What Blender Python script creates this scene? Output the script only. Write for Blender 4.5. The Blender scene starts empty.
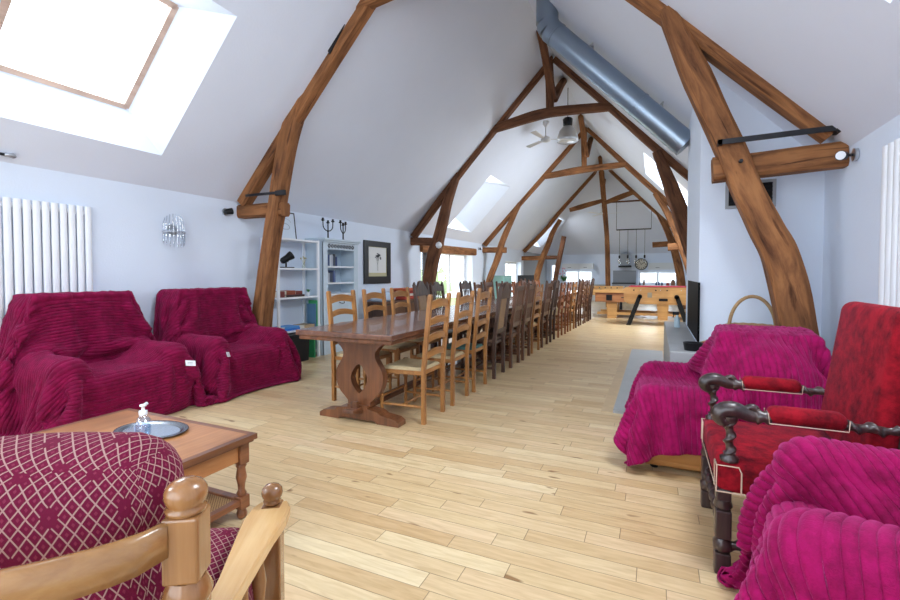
import bpy, bmesh, math, random
import numpy as np
from mathutils import Vector, Matrix, noise
random.seed(7)
C = bpy.context.scene.collection
sc = bpy.context.scene
PI = math.pi

# ------------------------------------------------------------------ camera, world, lights, exposure
CAMH = 1.25
cd = bpy.data.cameras.new('camera'); cam = bpy.data.objects.new('camera', cd); C.objects.link(cam)
cam.location = (0, 0, CAMH)
cam.rotation_euler = (PI/2 - math.atan(.029), 0, math.atan(205/455.))
cd.sensor_width = 36; cd.lens = 18.2; cd.shift_y = -13/900.; cd.clip_start = .05; cd.clip_end = 200
sc.camera = cam
sc.view_settings.view_transform = 'Standard'; sc.view_settings.look = 'None'
sc.view_settings.gamma = 1; sc.view_settings.use_curve_mapping = False
sc.view_settings.exposure = -.76
sc.cycles.max_bounces = 10; sc.cycles.diffuse_bounces = 6; sc.cycles.transparent_max_bounces = 12
w = bpy.data.worlds.new('world'); sc.world = w; w.use_nodes = True
wb = w.node_tree.nodes['Background']
wb.inputs[0].default_value = (.80, .90, 1.0, 1); wb.inputs[1].default_value = 4.2

def area(name, loc, direction, sx, sy, power, col=(.86, .93, 1)):
    l = bpy.data.lights.new(name, 'AREA'); l.shape = 'RECTANGLE'; l.size = sx; l.size_y = sy
    l.energy = power; l.color = col
    o = bpy.data.objects.new(name, l); C.objects.link(o); o.location = loc
    o.rotation_euler = Vector(direction).to_track_quat('-Z', 'Y').to_euler()
    return o
WL, WR, XR, ZR, ZE, YB, YF = -4.95, 1.29, -1.83, 5.45, 2.18, -2.6, 22.7
SL = (ZR-ZE)/(XR-WL)
nL = Vector((-SL, 0, 1)).normalized(); nR = Vector((SL, 0, 1)).normalized()
# daylight through the roof windows (outside the glass), plus fill at an unseen gable window added behind the camera
for (side, x, y, sx, p) in (('l', -4.3, 2.27, 1.1, 110), ('l', -4.3, 10.7, 1.0, 330), ('l', -4.3, 19.6, 1.0, 130),
                            ('r', .5, 1.95, 1.2, 190), ('r', .4, 11.5, 1.7, 380), ('l', -4.3, -1.2, 1.0, 150), ('r', .6, 16, 1.0, 20)):  # the last lamp stands above closed roof, no window below it
    n = nL if side == 'l' else nR
    z = ZR - SL*abs(x-XR)
    area('skylight_daylight', Vector((x, y, z)) + n*.42, -n, sx, 1.15, p)
area('gable_fill', (-1.83, YB-.12, 2.0), (0, 1, -.02), 5.2, 3.0, 230)  # added fill lamp, out of view behind the camera
area('french_window_daylight', (-6.1, 10.9, 1.1), (1, 0, -.1), 3.0, 1.9, 150)
area('french_window_daylight', (-5.5, 16.9, 1.2), (1, 0, -.1), 2.2, 1.5, 70)
area('kitchen_daylight', (-3.3, YF+.35, 1.15), (0, -1, -.1), 1.9, .6, 60)
area('kitchen_daylight', (.15, YF+.35, 1.15), (0, -1, -.1), 1.7, .6, 60)
# ------------------------------------------------------------------ materials
def srgb(r, g, b):
    f = lambda c: ((c/255.+.055)/1.055)**2.4 if c > 10 else c/255./12.92
    return (f(r), f(g), f(b), 1)
MATS = {}
def nt(name):
    m = bpy.data.materials.new(name); m.use_nodes = True
    return m, m.node_tree.nodes, m.node_tree.links, m.node_tree.nodes['Principled BSDF']
def plain(name, col, rough=.5, metal=0, spec=.5, bump=0, bscale=40, var=0, vscale=3, sheen=0, coat=0):
    if name in MATS: return MATS[name]
    m, N, L, b = nt(name)
    b.inputs['Base Color'].default_value = col; b.inputs['Roughness'].default_value = rough
    b.inputs['Metallic'].default_value = metal; b.inputs['Specular IOR Level'].default_value = spec
    b.inputs['Sheen Weight'].default_value = sheen; b.inputs['Coat Weight'].default_value = coat
    tc = N.new('ShaderNodeTexCoord')
    if bump:
        n = N.new('ShaderNodeTexNoise'); n.inputs['Scale'].default_value = bscale; n.inputs['Detail'].default_value = 3
        L.new(tc.outputs['Object'], n.inputs['Vector'])
        bp = N.new('ShaderNodeBump'); bp.inputs['Strength'].default_value = bump; bp.inputs['Distance'].default_value = .01
        L.new(n.outputs['Fac'], bp.inputs['Height']); L.new(bp.outputs['Normal'], b.inputs['Normal'])
    n = N.new('ShaderNodeTexNoise'); n.inputs['Scale'].default_value = vscale; n.inputs['Detail'].default_value = 4
    L.new(tc.outputs['Object'], n.inputs['Vector'])
    mx = N.new('ShaderNodeMix'); mx.data_type = 'RGBA'
    v = max(var, .02)
    mx.inputs['A'].default_value = [c*(1-v) for c in col[:3]]+[1]; mx.inputs['B'].default_value = [min(1, c*(1+v)) for c in col[:3]]+[1]
    L.new(n.outputs['Fac'], mx.inputs['Factor']); L.new(mx.outputs['Result'], b.inputs['Base Color'])
    MATS[name] = m
    return m
def wood(name, c1, c2, uv=False, rough=.45, axis=2, scale=6, stretch=.08, bump=.3, c3=None, coat=0, spec=.5):
    """grain running along one axis (object space) or along U of the UV map"""
    if name in MATS: return MATS[name]
    m, N, L, b = nt(name)
    b.inputs['Roughness'].default_value = rough; b.inputs['Coat Weight'].default_value = coat
    b.inputs['Specular IOR Level'].default_value = spec
    tc = N.new('ShaderNodeTexCoord'); mp = N.new('ShaderNodeMapping')
    L.new(tc.outputs['UV' if uv else 'Object'], mp.inputs['Vector'])
    s = [1, 1, 1]; s[0 if uv else axis] = stretch
    mp.inputs['Scale'].default_value = s
    n = N.new('ShaderNodeTexNoise'); n.inputs['Scale'].default_value = scale*4; n.inputs['Detail'].default_value = 6
    n.inputs['Roughness'].default_value = .65; n.inputs['Distortion'].default_value = .6
    L.new(mp.outputs['Vector'], n.inputs['Vector'])
    n2 = N.new('ShaderNodeTexNoise'); n2.inputs['Scale'].default_value = scale*.5; n2.inputs['Detail'].default_value = 3
    L.new(tc.outputs['UV' if uv else 'Object'], n2.inputs['Vector'])
    cr = N.new('ShaderNodeValToRGB'); e = cr.color_ramp.elements
    e[0].position = .32; e[0].color = c2; e[1].position = .62; e[1].color = c1
    if c3: x = e.new(.27); x.color = c3
    L.new(n.outputs['Fac'], cr.inputs['Fac'])
    mx = N.new('ShaderNodeMix'); mx.data_type = 'RGBA'; mx.blend_type = 'MULTIPLY'
    cr2 = N.new('ShaderNodeValToRGB'); cr2.color_ramp.elements[0].position = .3; cr2.color_ramp.elements[0].color = (.62, .58, .55, 1)
    cr2.color_ramp.elements[1].position = .65; cr2.color_ramp.elements[1].color = (1.1, 1.08, 1.05, 1)
    L.new(n2.outputs['Fac'], cr2.inputs['Fac'])
    mx.inputs['Factor'].default_value = .8
    L.new(cr.outputs['Color'], mx.inputs['A']); L.new(cr2.outputs['Color'], mx.inputs['B'])
    L.new(mx.outputs['Result'], b.inputs['Base Color'])
    if uv:      # drying cracks and knots of old hewn oak
        mc = N.new('ShaderNodeMapping'); mc.inputs['Scale'].default_value = (1.1, 11, 1); L.new(tc.outputs['UV'], mc.inputs['Vector'])
        nc = N.new('ShaderNodeTexNoise'); nc.inputs['Scale'].default_value = 1.6; nc.inputs['Detail'].default_value = 5; nc.inputs['Distortion'].default_value = .5
        L.new(mc.outputs[0], nc.inputs['Vector'])
        rc = N.new('ShaderNodeValToRGB'); rc.color_ramp.elements[0].position = .61; rc.color_ramp.elements[0].color = (1, 1, 1, 1)
        rc.color_ramp.elements[1].position = .67; rc.color_ramp.elements[1].color = (.28, .22, .2, 1); L.new(nc.outputs['Fac'], rc.inputs['Fac'])
        m3 = N.new('ShaderNodeMix'); m3.data_type = 'RGBA'; m3.blend_type = 'MULTIPLY'; m3.inputs['Factor'].default_value = .85
        L.new(mx.outputs['Result'], m3.inputs['A']); L.new(rc.outputs[0], m3.inputs['B']); L.new(m3.outputs['Result'], b.inputs['Base Color'])
    bp = N.new('ShaderNodeBump'); bp.inputs['Strength'].default_value = bump; bp.inputs['Distance'].default_value = .006
    L.new(n.outputs['Fac'], bp.inputs['Height']); L.new(bp.outputs['Normal'], b.inputs['Normal'])
    MATS[name] = m
    return m
def glassy(name, tint=(1, 1, 1, 1), fac=.08):
    if name in MATS: return MATS[name]
    m, N, L, b = nt(name)
    N.remove(b); o = N['Material Output']
    t = N.new('ShaderNodeBsdfTransparent'); t.inputs[0].default_value = tint
    g = N.new('ShaderNodeBsdfGlossy'); g.inputs['Roughness'].default_value = .02
    x = N.new('ShaderNodeMixShader'); x.inputs[0].default_value = fac
    L.new(t.outputs[0], x.inputs[1]); L.new(g.outputs[0], x.inputs[2]); L.new(x.outputs[0], o.inputs['Surface'])
    MATS[name] = m
    return m
m_wall = plain('wall_paint', srgb(222, 232, 246), .9, bump=.15, bscale=60, spec=.2)
m_ceil = plain('ceiling_paint', srgb(222, 229, 242), .92, bump=.1, bscale=50, spec=.2)
m_white = plain('white_lacquer', srgb(236, 240, 245), .4)
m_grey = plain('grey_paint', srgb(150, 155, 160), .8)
m_beam = wood('old_oak_beam', srgb(158, 108, 68), srgb(96, 60, 37), uv=True, scale=3.4, stretch=.16, rough=.75, bump=.8, c3=srgb(46, 30, 22), spec=.25)
m_beam2 = wood('dark_oak_beam', srgb(126, 84, 58), srgb(78, 50, 36), uv=True, scale=3.4, stretch=.16, rough=.75, bump=.8, c3=srgb(40, 27, 20), spec=.25)
m_iron = plain('black_iron', srgb(45, 46, 50), .5, .6)
m_black = plain('black_plastic', srgb(22, 23, 26), .45, spec=.3)
m_chrome = plain('brushed_steel', srgb(190, 195, 200), .3, .9)
m_zinc = plain('galvanised_steel', srgb(150, 165, 180), .32, .85, var=.1, vscale=2)
m_oak = wood('light_oak', srgb(180, 128, 72), srgb(144, 95, 48), scale=7, rough=.4)
m_oakh = wood('light_oak_slat', srgb(180, 128, 72), srgb(144, 95, 48), scale=7, rough=.4, axis=1)
m_oak2 = wood('reddish_oak', srgb(160, 96, 56), srgb(120, 66, 36), scale=7, rough=.4)
m_dark = wood('dark_carved_oak', srgb(88, 62, 50), srgb(52, 36, 30), scale=7, rough=.45)
m_walnut = wood('walnut_brown', srgb(112, 72, 48), srgb(74, 46, 30), scale=7, rough=.4)
m_table = wood('table_top_oak', srgb(124, 82, 62), srgb(84, 54, 42), scale=4, axis=1, rough=.22, bump=.12, coat=.3)
m_trest = wood('trestle_oak', srgb(128, 80, 50), srgb(90, 54, 33), scale=5, axis=2, rough=.35, coat=.2)
m_rush = plain('rush_seat', srgb(198, 178, 138), .85, bump=.8, bscale=120, var=.2, vscale=60)
m_leath = plain('tan_leather', srgb(176, 124, 70), .45, var=.15, bump=.2, bscale=80)
m_honey = wood('honey_beech', srgb(172, 128, 78), srgb(146, 102, 58), scale=5, axis=1, rough=.25, bump=.05, coat=.5)
m_honeyz = wood('honey_beech_post', srgb(164, 116, 70), srgb(134, 90, 50), scale=5, axis=2, rough=.25, bump=.05, coat=.5)
m_cherry = wood('cherry_table_wood', srgb(200, 140, 88), srgb(168, 108, 62), scale=4, axis=1, rough=.3, bump=.08, coat=.3)
m_cherryd = wood('cherry_table_edge', srgb(146, 92, 58), srgb(102, 60, 40), scale=4, axis=1, rough=.3, bump=.08, coat=.3)
m_stone = plain('hearth_stone', srgb(160, 163, 164), .5, var=.12, vscale=5, bump=.15)
m_blue = plain('blue_grey_paint', srgb(200, 216, 228), .6, var=.06)
m_glass = glassy('window_glass')
m_black_gl = plain('black_glass', srgb(12, 13, 16), .6, spec=.05)
m_foos = wood('game_table_beech', srgb(214, 166, 104), srgb(186, 134, 76), scale=3, axis=0, rough=.35, bump=.05)
m_foos2 = wood('game_table_orange', srgb(186, 126, 80), srgb(160, 100, 60), scale=3, axis=0, rough=.35, bump=.05)
m_redt = plain('red_trim', srgb(170, 40, 60), .5)
m_wick = plain('wicker', srgb(170, 138, 98), .8, bump=1, bscale=90, var=.3, vscale=50)
m_green = plain('plant_green', srgb(70, 130, 70), .6, var=.3, vscale=20)
m_crystal = plain('crystal_silver', srgb(190, 198, 208), .15, .5)

def floor_mat():
    m, N, L, b = nt('oak_strip_floor')
    tc = N.new('ShaderNodeTexCoord'); sp = N.new('ShaderNodeSeparateXYZ'); L.new(tc.outputs['Object'], sp.inputs[0])
    def math_(op, a, b_=None, c=None):
        n = N.new('ShaderNodeMath'); n.operation = op
        for i, v in enumerate((a, b_, c)):
            if v is None: continue
            if isinstance(v, (int, float)): n.inputs[i].default_value = v
            else: L.new(v, n.inputs[i])
        return n.outputs[0]
    y = math_('DIVIDE', sp.outputs['Y'], .098); row = math_('FLOOR', y); fy = math_('FRACT', y)
    wn = N.new('ShaderNodeTexWhiteNoise'); wn.noise_dimensions = '1D'; L.new(row, wn.inputs['W'])
    ln = math_('MULTIPLY_ADD', wn.outputs['Value'], .35, .62)
    x = math_('ADD', math_('DIVIDE', sp.outputs['X'], ln), math_('MULTIPLY', wn.outputs['Value'], 37.3))
    col = math_('FLOOR', x); fx = math_('FRACT', x)
    cb = N.new('ShaderNodeCombineXYZ'); L.new(row, cb.inputs[0]); L.new(col, cb.inputs[1])
    w2 = N.new('ShaderNodeTexWhiteNoise'); w2.noise_dimensions = '2D'; L.new(cb.outputs[0], w2.inputs['Vector'])
    cr = N.new('ShaderNodeValToRGB'); e = cr.color_ramp.elements
    e[0].position = 0; e[0].color = srgb(200, 167, 122); e[1].position = 1; e[1].color = srgb(226, 206, 166)
    for p, c in ((.25, srgb(214, 188, 144)), (.5, srgb(217, 188, 148)), (.65, srgb(222, 200, 158)), (.85, srgb(208, 178, 134))):
        q = e.new(p); q.color = c
    L.new(w2.outputs['Value'], cr.inputs['Fac'])
    # grain
    off = N.new('ShaderNodeVectorMath'); off.operation = 'MULTIPLY_ADD'
    L.new(w2.outputs['Color'], off.inputs[0]); off.inputs[1].default_value = (9, 9, 9); L.new(tc.outputs['Object'], off.inputs[2])
    mp = N.new('ShaderNodeMapping'); mp.inputs['Scale'].default_value = (.12, 1, 1); L.new(off.outputs[0], mp.inputs['Vector'])
    g = N.new('ShaderNodeTexNoise'); g.inputs['Scale'].default_value = 42; g.inputs['Detail'].default_value = 5; g.inputs['Distortion'].default_value = .8
    L.new(mp.outputs[0], g.inputs['Vector'])
    gr = N.new('ShaderNodeValToRGB'); gr.color_ramp.elements[0].position = .3; gr.color_ramp.elements[0].color = (.80, .74, .66, 1)
    gr.color_ramp.elements[1].position = .62; gr.color_ramp.elements[1].color = (1.04, 1.04, 1.04, 1); L.new(g.outputs['Fac'], gr.inputs['Fac'])
    mx = N.new('ShaderNodeMix'); mx.data_type = 'RGBA'; mx.blend_type = 'MULTIPLY'; mx.inputs['Factor'].default_value = .75
    L.new(cr.outputs[0], mx.inputs['A']); L.new(gr.outputs[0], mx.inputs['B'])
    # knots
    kn = N.new('ShaderNodeTexNoise'); kn.inputs['Scale'].default_value = 7.5; kn.inputs['Detail'].default_value = 1
    mp2 = N.new('ShaderNodeMapping'); mp2.inputs['Scale'].default_value = (.6, 1.6, 1); L.new(off.outputs[0], mp2.inputs['Vector']); L.new(mp2.outputs[0], kn.inputs['Vector'])
    kr = N.new('ShaderNodeValToRGB'); kr.color_ramp.elements[0].position = .725; kr.color_ramp.elements[0].color = (1, 1, 1, 1)
    kr.color_ramp.elements[1].position = .77; kr.color_ramp.elements[1].color = (.45, .34, .26, 1); L.new(kn.outputs['Fac'], kr.inputs['Fac'])
    mk = N.new('ShaderNodeMix'); mk.data_type = 'RGBA'; mk.blend_type = 'MULTIPLY'; mk.inputs['Factor'].default_value = 1
    L.new(mx.outputs['Result'], mk.inputs['A']); L.new(kr.outputs[0], mk.inputs['B'])
    # gaps
    gy = math_('LESS_THAN', fy, .03); wx = math_('DIVIDE', .0035, ln); gx = math_('LESS_THAN', fx, wx)
    gap = math_('MAXIMUM', gy, gx)
    mg = N.new('ShaderNodeMix'); mg.data_type = 'RGBA'; L.new(math_('MULTIPLY', gap, .7), mg.inputs['Factor'])
    L.new(mk.outputs['Result'], mg.inputs['A']); mg.inputs['B'].default_value = srgb(104, 78, 52)
    L.new(mg.outputs['Result'], b.inputs['Base Color'])
    rr = math_('MULTIPLY_ADD', g.outputs['Fac'], .15, .24); L.new(rr, b.inputs['Roughness'])
    bp = N.new('ShaderNodeBump'); bp.inputs['Strength'].default_value = .35; bp.inputs['Distance'].default_value = .002; bp.invert = True
    L.new(gap, bp.inputs['Height']); L.new(bp.outputs[0], b.inputs['Normal'])
    return m
m_floor = floor_mat()

def velvet(name, c, c2, sheen=.5):
    m, N, L, b = nt(name)
    tc = N.new('ShaderNodeTexCoord')
    n = N.new('ShaderNodeTexNoise'); n.inputs['Scale'].default_value = 14; n.inputs['Detail'].default_value = 5; n.inputs['Roughness'].default_value = .7
    L.new(tc.outputs['Object'], n.inputs['Vector'])
    cr = N.new('ShaderNodeValToRGB'); cr.color_ramp.elements[0].position = .35; cr.color_ramp.elements[0].color = c2
    cr.color_ramp.elements[1].position = .62; cr.color_ramp.elements[1].color = c
    L.new(n.outputs['Fac'], cr.inputs['Fac']); L.new(cr.outputs[0], b.inputs['Base Color'])
    b.inputs['Roughness'].default_value = .85; b.inputs['Specular IOR Level'].default_value = .15
    b.inputs['Sheen Weight'].default_value = sheen; b.inputs['Sheen Roughness'].default_value = .35
    b.inputs['Sheen Tint'].default_value = (min(1, c[0]*2+.3), c[1]*3+.2, c[2]*3+.3, 1)
    f = N.new('ShaderNodeTexNoise'); f.inputs['Scale'].default_value = 260; f.inputs['Detail'].default_value = 2
    L.new(tc.outputs['Object'], f.inputs['Vector'])
    bp = N.new('ShaderNodeBump'); bp.inputs['Strength'].default_value = .5; bp.inputs['Distance'].default_value = .004
    L.new(f.outputs['Fac'], bp.inputs['Height']); L.new(bp.outputs[0], b.inputs['Normal'])
    return m
m_throw_lit = velvet('lit_ribbed_plush', srgb(152, 10, 82), srgb(116, 4, 58), .45)  # throws on the right: brighter light put into the cloth colour
m_throw_shaded = velvet('shaded_ribbed_plush', srgb(128, 10, 60), srgb(98, 5, 44), .35)  # same cloth on the left, darkened: shade put into the colour
m_redv = velvet('red_velvet', srgb(150, 18, 34), srgb(84, 6, 18), .15)

def tapestry():
    m, N, L, b = nt('burgundy_diamond_tapestry')
    uv = N.new('ShaderNodeUVMap'); sp = N.new('ShaderNodeSeparateXYZ'); L.new(uv.outputs[0], sp.inputs[0])
    def mt(op, a, b_=None, c=None):
        n = N.new('ShaderNodeMath'); n.operation = op
        for i, v in enumerate((a, b_, c)):
            if v is None: continue
            if isinstance(v, (int, float)): n.inputs[i].default_value = v
            else: L.new(v, n.inputs[i])
        return n.outputs[0]
    S = 1/.040*2.0
    u = mt('MULTIPLY', sp.outputs['X'], S); v = mt('MULTIPLY', sp.outputs['Y'], S*.70)
    a = mt('ADD', u, v); c = mt('SUBTRACT', u, v)
    fa = mt('ABSOLUTE', mt('SUBTRACT', mt('FRACT', a), .5)); fc = mt('ABSOLUTE', mt('SUBTRACT', mt('FRACT', c), .5))
    line = mt('GREATER_THAN', mt('MAXIMUM', fa, fc), .43)
    # rosette cells without their lines
    ia = mt('FLOOR', mt('DIVIDE', mt('ADD', a, .5), 5)); ic = mt('FLOOR', mt('DIVIDE', mt('ADD', c, .5), 5))
    ra = mt('ABSOLUTE', mt('SUBTRACT', mt('FRACT', mt('DIVIDE', a, 5)), .5)); rc = mt('ABSOLUTE', mt('SUBTRACT', mt('FRACT', mt('DIVIDE', c, 5)), .5))
    ros = mt('LESS_THAN', mt('MAXIMUM', ra, rc), .13)
    dot = mt('LESS_THAN', mt('MAXIMUM', fa, fc), .13)
    line = mt('MULTIPLY', line, mt('SUBTRACT', 1, ros))
    mx = N.new('ShaderNodeMix'); mx.data_type = 'RGBA'; L.new(mt('MULTIPLY', dot, .5), mx.inputs['Factor'])
    mx.inputs['A'].default_value = srgb(104, 20, 50); mx.inputs['B'].default_value = srgb(140, 56, 80)
    m2 = N.new('ShaderNodeMix'); m2.data_type = 'RGBA'; L.new(mt('MULTIPLY', line, .9), m2.inputs['Factor'])
    L.new(mx.outputs['Result'], m2.inputs['A']); m2.inputs['B'].default_value = srgb(170, 136, 128)
    L.new(m2.outputs['Result'], b.inputs['Base Color']); b.inputs['Roughness'].default_value = .9
    b.inputs['Specular IOR Level'].default_value = .15
    tc = N.new('ShaderNodeTexCoord'); f = N.new('ShaderNodeTexNoise'); f.inputs['Scale'].default_value = 300; L.new(tc.outputs['Object'], f.inputs['Vector'])
    bp = N.new('ShaderNodeBump'); bp.inputs['Strength'].default_value = .4; bp.inputs['Distance'].default_value = .003
    L.new(f.outputs['Fac'], bp.inputs['Height']); L.new(bp.outputs[0], b.inputs['Normal'])
    return m
m_tap = tapestry()

# ------------------------------------------------------------------ mesh helpers
class MB:
    def __init__(s): s.v = []; s.f = []; s.uv = []; s.sm = []
    def add(s, vs, fs, uvs=None, smooth=False, M=None):
        o = len(s.v)
        for i, p in enumerate(vs):
            p = Vector(p)
            if M is not None: p = M @ p
            s.v.append(p[:])
        for i, f in enumerate(fs):
            s.f.append([o+k for k in f]); s.sm.append(smooth)
            s.uv.append(uvs[i] if uvs else [(0, 0)]*len(f))
        return s
    def box(s, x0, x1, y0, y1, z0, z1, b=0, M=None):
        if x0 > x1: x0, x1 = x1, x0
        if y0 > y1: y0, y1 = y1, y0
        if z0 > z1: z0, z1 = z1, z0
        if not b:
            v = [(x, y, z) for x in (x0, x1) for y in (y0, y1) for z in (z0, z1)]
            f = [(0, 1, 3, 2), (4, 6, 7, 5), (0, 4, 5, 1), (2, 3, 7, 6), (0, 2, 6, 4), (1, 5, 7, 3)]
            return s.add(v, f, M=M)
        bm = bmesh.new(); bmesh.ops.create_cube(bm, size=1)
        for q in bm.verts: q.co = Vector(((x0+x1)/2+q.co.x*(x1-x0), (y0+y1)/2+q.co.y*(y1-y0), (z0+z1)/2+q.co.z*(z1-z0)))
        b = min(b, .49*min(x1-x0, y1-y0, z1-z0))
        bmesh.ops.bevel(bm, geom=list(bm.edges), offset=b, segments=2 if b < .03 else 4, profile=.5, affect='EDGES')
        bm.verts.index_update()
        s.add([q.co.copy() for q in bm.verts], [[q.index for q in f.verts] for f in bm.faces], smooth=b > .02, M=M); bm.free()
        return s
    def tube(s, pts, r, n=8, M=None, cap=True, up=None, closed=False):
        """sweep a circle (radius r or list of radii) along a polyline"""
        pts = [Vector(p) for p in pts]; m = len(pts)
        rs = r if isinstance(r, (list, tuple)) else [r]*m
        vs = []; prev = None
        for i, p in enumerate(pts):
            if closed: t = pts[(i+1) % m]-pts[i-1]
            else: t = pts[min(i+1, m-1)]-pts[max(i-1, 0)]
            t.normalize()
            a = prev if prev is not None else (Vector(up) if up else (Vector((0, 0, 1)) if abs(t.z) < .9 else Vector((1, 0, 0))))
            a = (a - t*a.dot(t))
            if a.length < 1e-5: a = t.orthogonal()
            a.normalize(); b = t.cross(a); prev = a
            for k in range(n):
                g = 2*PI*k/n
                vs.append(p + a*math.cos(g)*rs[i] + b*math.sin(g)*rs[i])
        fs = []
        for i in range(m if closed else m-1):
            j = (i+1) % m
            for k in range(n): fs.append((i*n+k, i*n+(k+1) % n, j*n+(k+1) % n, j*n+k))
        s.add(vs, fs, smooth=True, M=M)
        if cap and not closed: s.add(vs[:n], [list(range(n))[::-1]], M=M); s.add(vs[-n:], [list(range(n))], M=M)
        return s
    def lathe(s, prof, cx=0, cy=0, n=16, M=None, sq=None):
        """prof: list of (r, z)"""
        vs = []
        for r, z in prof:
            for k in range(n):
                g = 2*PI*k/n; vs.append((cx+r*math.cos(g), cy+r*math.sin(g), z))
        fs = [(i*n+k, i*n+(k+1) % n, (i+1)*n+(k+1) % n, (i+1)*n+k) for i in range(len(prof)-1) for k in range(n)]
        s.add(vs, fs, smooth=True, M=M)
        s.add(vs[:n], [list(range(n))[::-1]], M=M); s.add(vs[-n:], [list(range(n))], M=M)
        return s
    def prism(s, poly, axis, a, b, M=None, smooth=False):
        """poly in the two other axes (x,z for axis y; y,z for axis x; x,y for axis z)"""
        def P(u, v, t): return {'y': (u, t, v), 'x': (t, u, v), 'z': (u, v, t)}[axis]
        n = len(poly); v = [P(u, q, a) for u, q in poly]+[P(u, q, b) for u, q in poly]
        s.add(v, [(i, (i+1) % n, n+(i+1) % n, n+i) for i in range(n)], smooth=smooth, M=M)
        s.add(v, [list(range(n))[::-1], list(range(n, 2*n))], M=M)
        return s
    def ring(s, outer, inner, axis, a, b, M=None):
        """plate with a hole: outer and inner loops with the same count"""
        def P(u, v, t): return {'y': (u, t, v), 'x': (t, u, v), 'z': (u, v, t)}[axis]
        n = len(outer); v = []
        for t in (a, b): v += [P(*p, t) for p in outer]+[P(*p, t) for p in inner]
        f = []
        for i in range(n):
            j = (i+1) % n
            f += [(i, j, n+j, n+i), (2*n+j, 2*n+i, 3*n+i, 3*n+j), (i, 2*n+i, 2*n+j, j), (n+j, 3*n+j, 3*n+i, n+i)]
        return s.add(v, f, M=M)
    def plate(s, outer, holes, axis, a, b, M=None):
        """flat plate with holes, triangulated"""
        from mathutils.geometry import tessellate_polygon
        loops = [outer]+holes; pts = [p for l in loops for p in l]
        tri = tessellate_polygon([[Vector((p[0], p[1], 0)) for p in l] for l in loops])
        def P(u, v, t): return {'y': (u, t, v), 'x': (t, u, v), 'z': (u, v, t)}[axis]
        n = len(pts); v = [P(*p, a) for p in pts]+[P(*p, b) for p in pts]
        f = [tuple(t) for t in tri]+[tuple(n+k for k in t) for t in tri]; o = 0
        for l in loops:
            m = len(l); f += [(o+i, o+(i+1) % m, n+o+(i+1) % m, n+o+i) for i in range(m)]; o += m
        return s.add(v, f, M=M)
    def build(s, name, mat, parent=None, loc=None):
        me = bpy.data.meshes.new(name); me.from_pydata(s.v, [], s.f)
        me.materials.append(mat)
        uvl = me.uv_layers.new(name='UVMap')
        k = 0
        data = []
        for u in s.uv:
            for q in u: data += [q[0], q[1]]
        uvl.data.foreach_set('uv', data)
        me.polygons.foreach_set('use_smooth', s.sm)
        bm = bmesh.new(); bm.from_mesh(me); bmesh.ops.recalc_face_normals(bm, faces=bm.faces); bm.to_mesh(me); bm.free()
        me.update()
        o = bpy.data.objects.new(name, me); C.objects.link(o)
        if parent is not None: o.parent = parent
        if loc is not None: o.location = loc
        return o
def tag(o, label, cat, group=None):
    o['label'] = label; o['category'] = cat
    if group: o['group'] = group
    return o
def thing(name, label, cat, loc=(0, 0, 0), rz=0, group=None):
    o = bpy.data.objects.new(name, None); C.objects.link(o); o.location = loc; o.rotation_euler = (0, 0, rz)
    o.empty_display_size = .1
    return tag(o, label, cat, group)
def struct(name, mb, mat):
    o = mb.build(name, mat); o['kind'] = 'structure'; return o
def dup(root, loc, rz=0, label=None, group=None, mats=None):
    r = root.copy(); C.objects.link(r); r.location = loc; r.rotation_euler = (0, 0, rz)
    if label: r['label'] = label
    if group: r['group'] = group
    for ch in list(root.children):
        c = ch.copy(); C.objects.link(c); c.parent = r
        for g in ch.children:
            d = g.copy(); C.objects.link(d); d.parent = c
    return r
def RZ(a): return Matrix.Rotation(a, 4, 'Z')
def T(x, y, z): return Matrix.Translation((x, y, z))
def spline(pts, n):
    """Catmull-Rom through the points, n samples per span"""
    P = [Vector(p) for p in pts]; P = [P[0]*2-P[1]]+P+[P[-1]*2-P[-2]]; out = []
    for i in range(1, len(P)-2):
        for k in range(n):
            t = k/n; a, b, c, d = P[i-1:i+3]
            out.append(.5*((2*b)+(c-a)*t+(2*a-5*b+4*c-d)*t*t+(3*b-a-3*c+d)*t**3))
    out.append(P[-2]); return out
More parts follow.
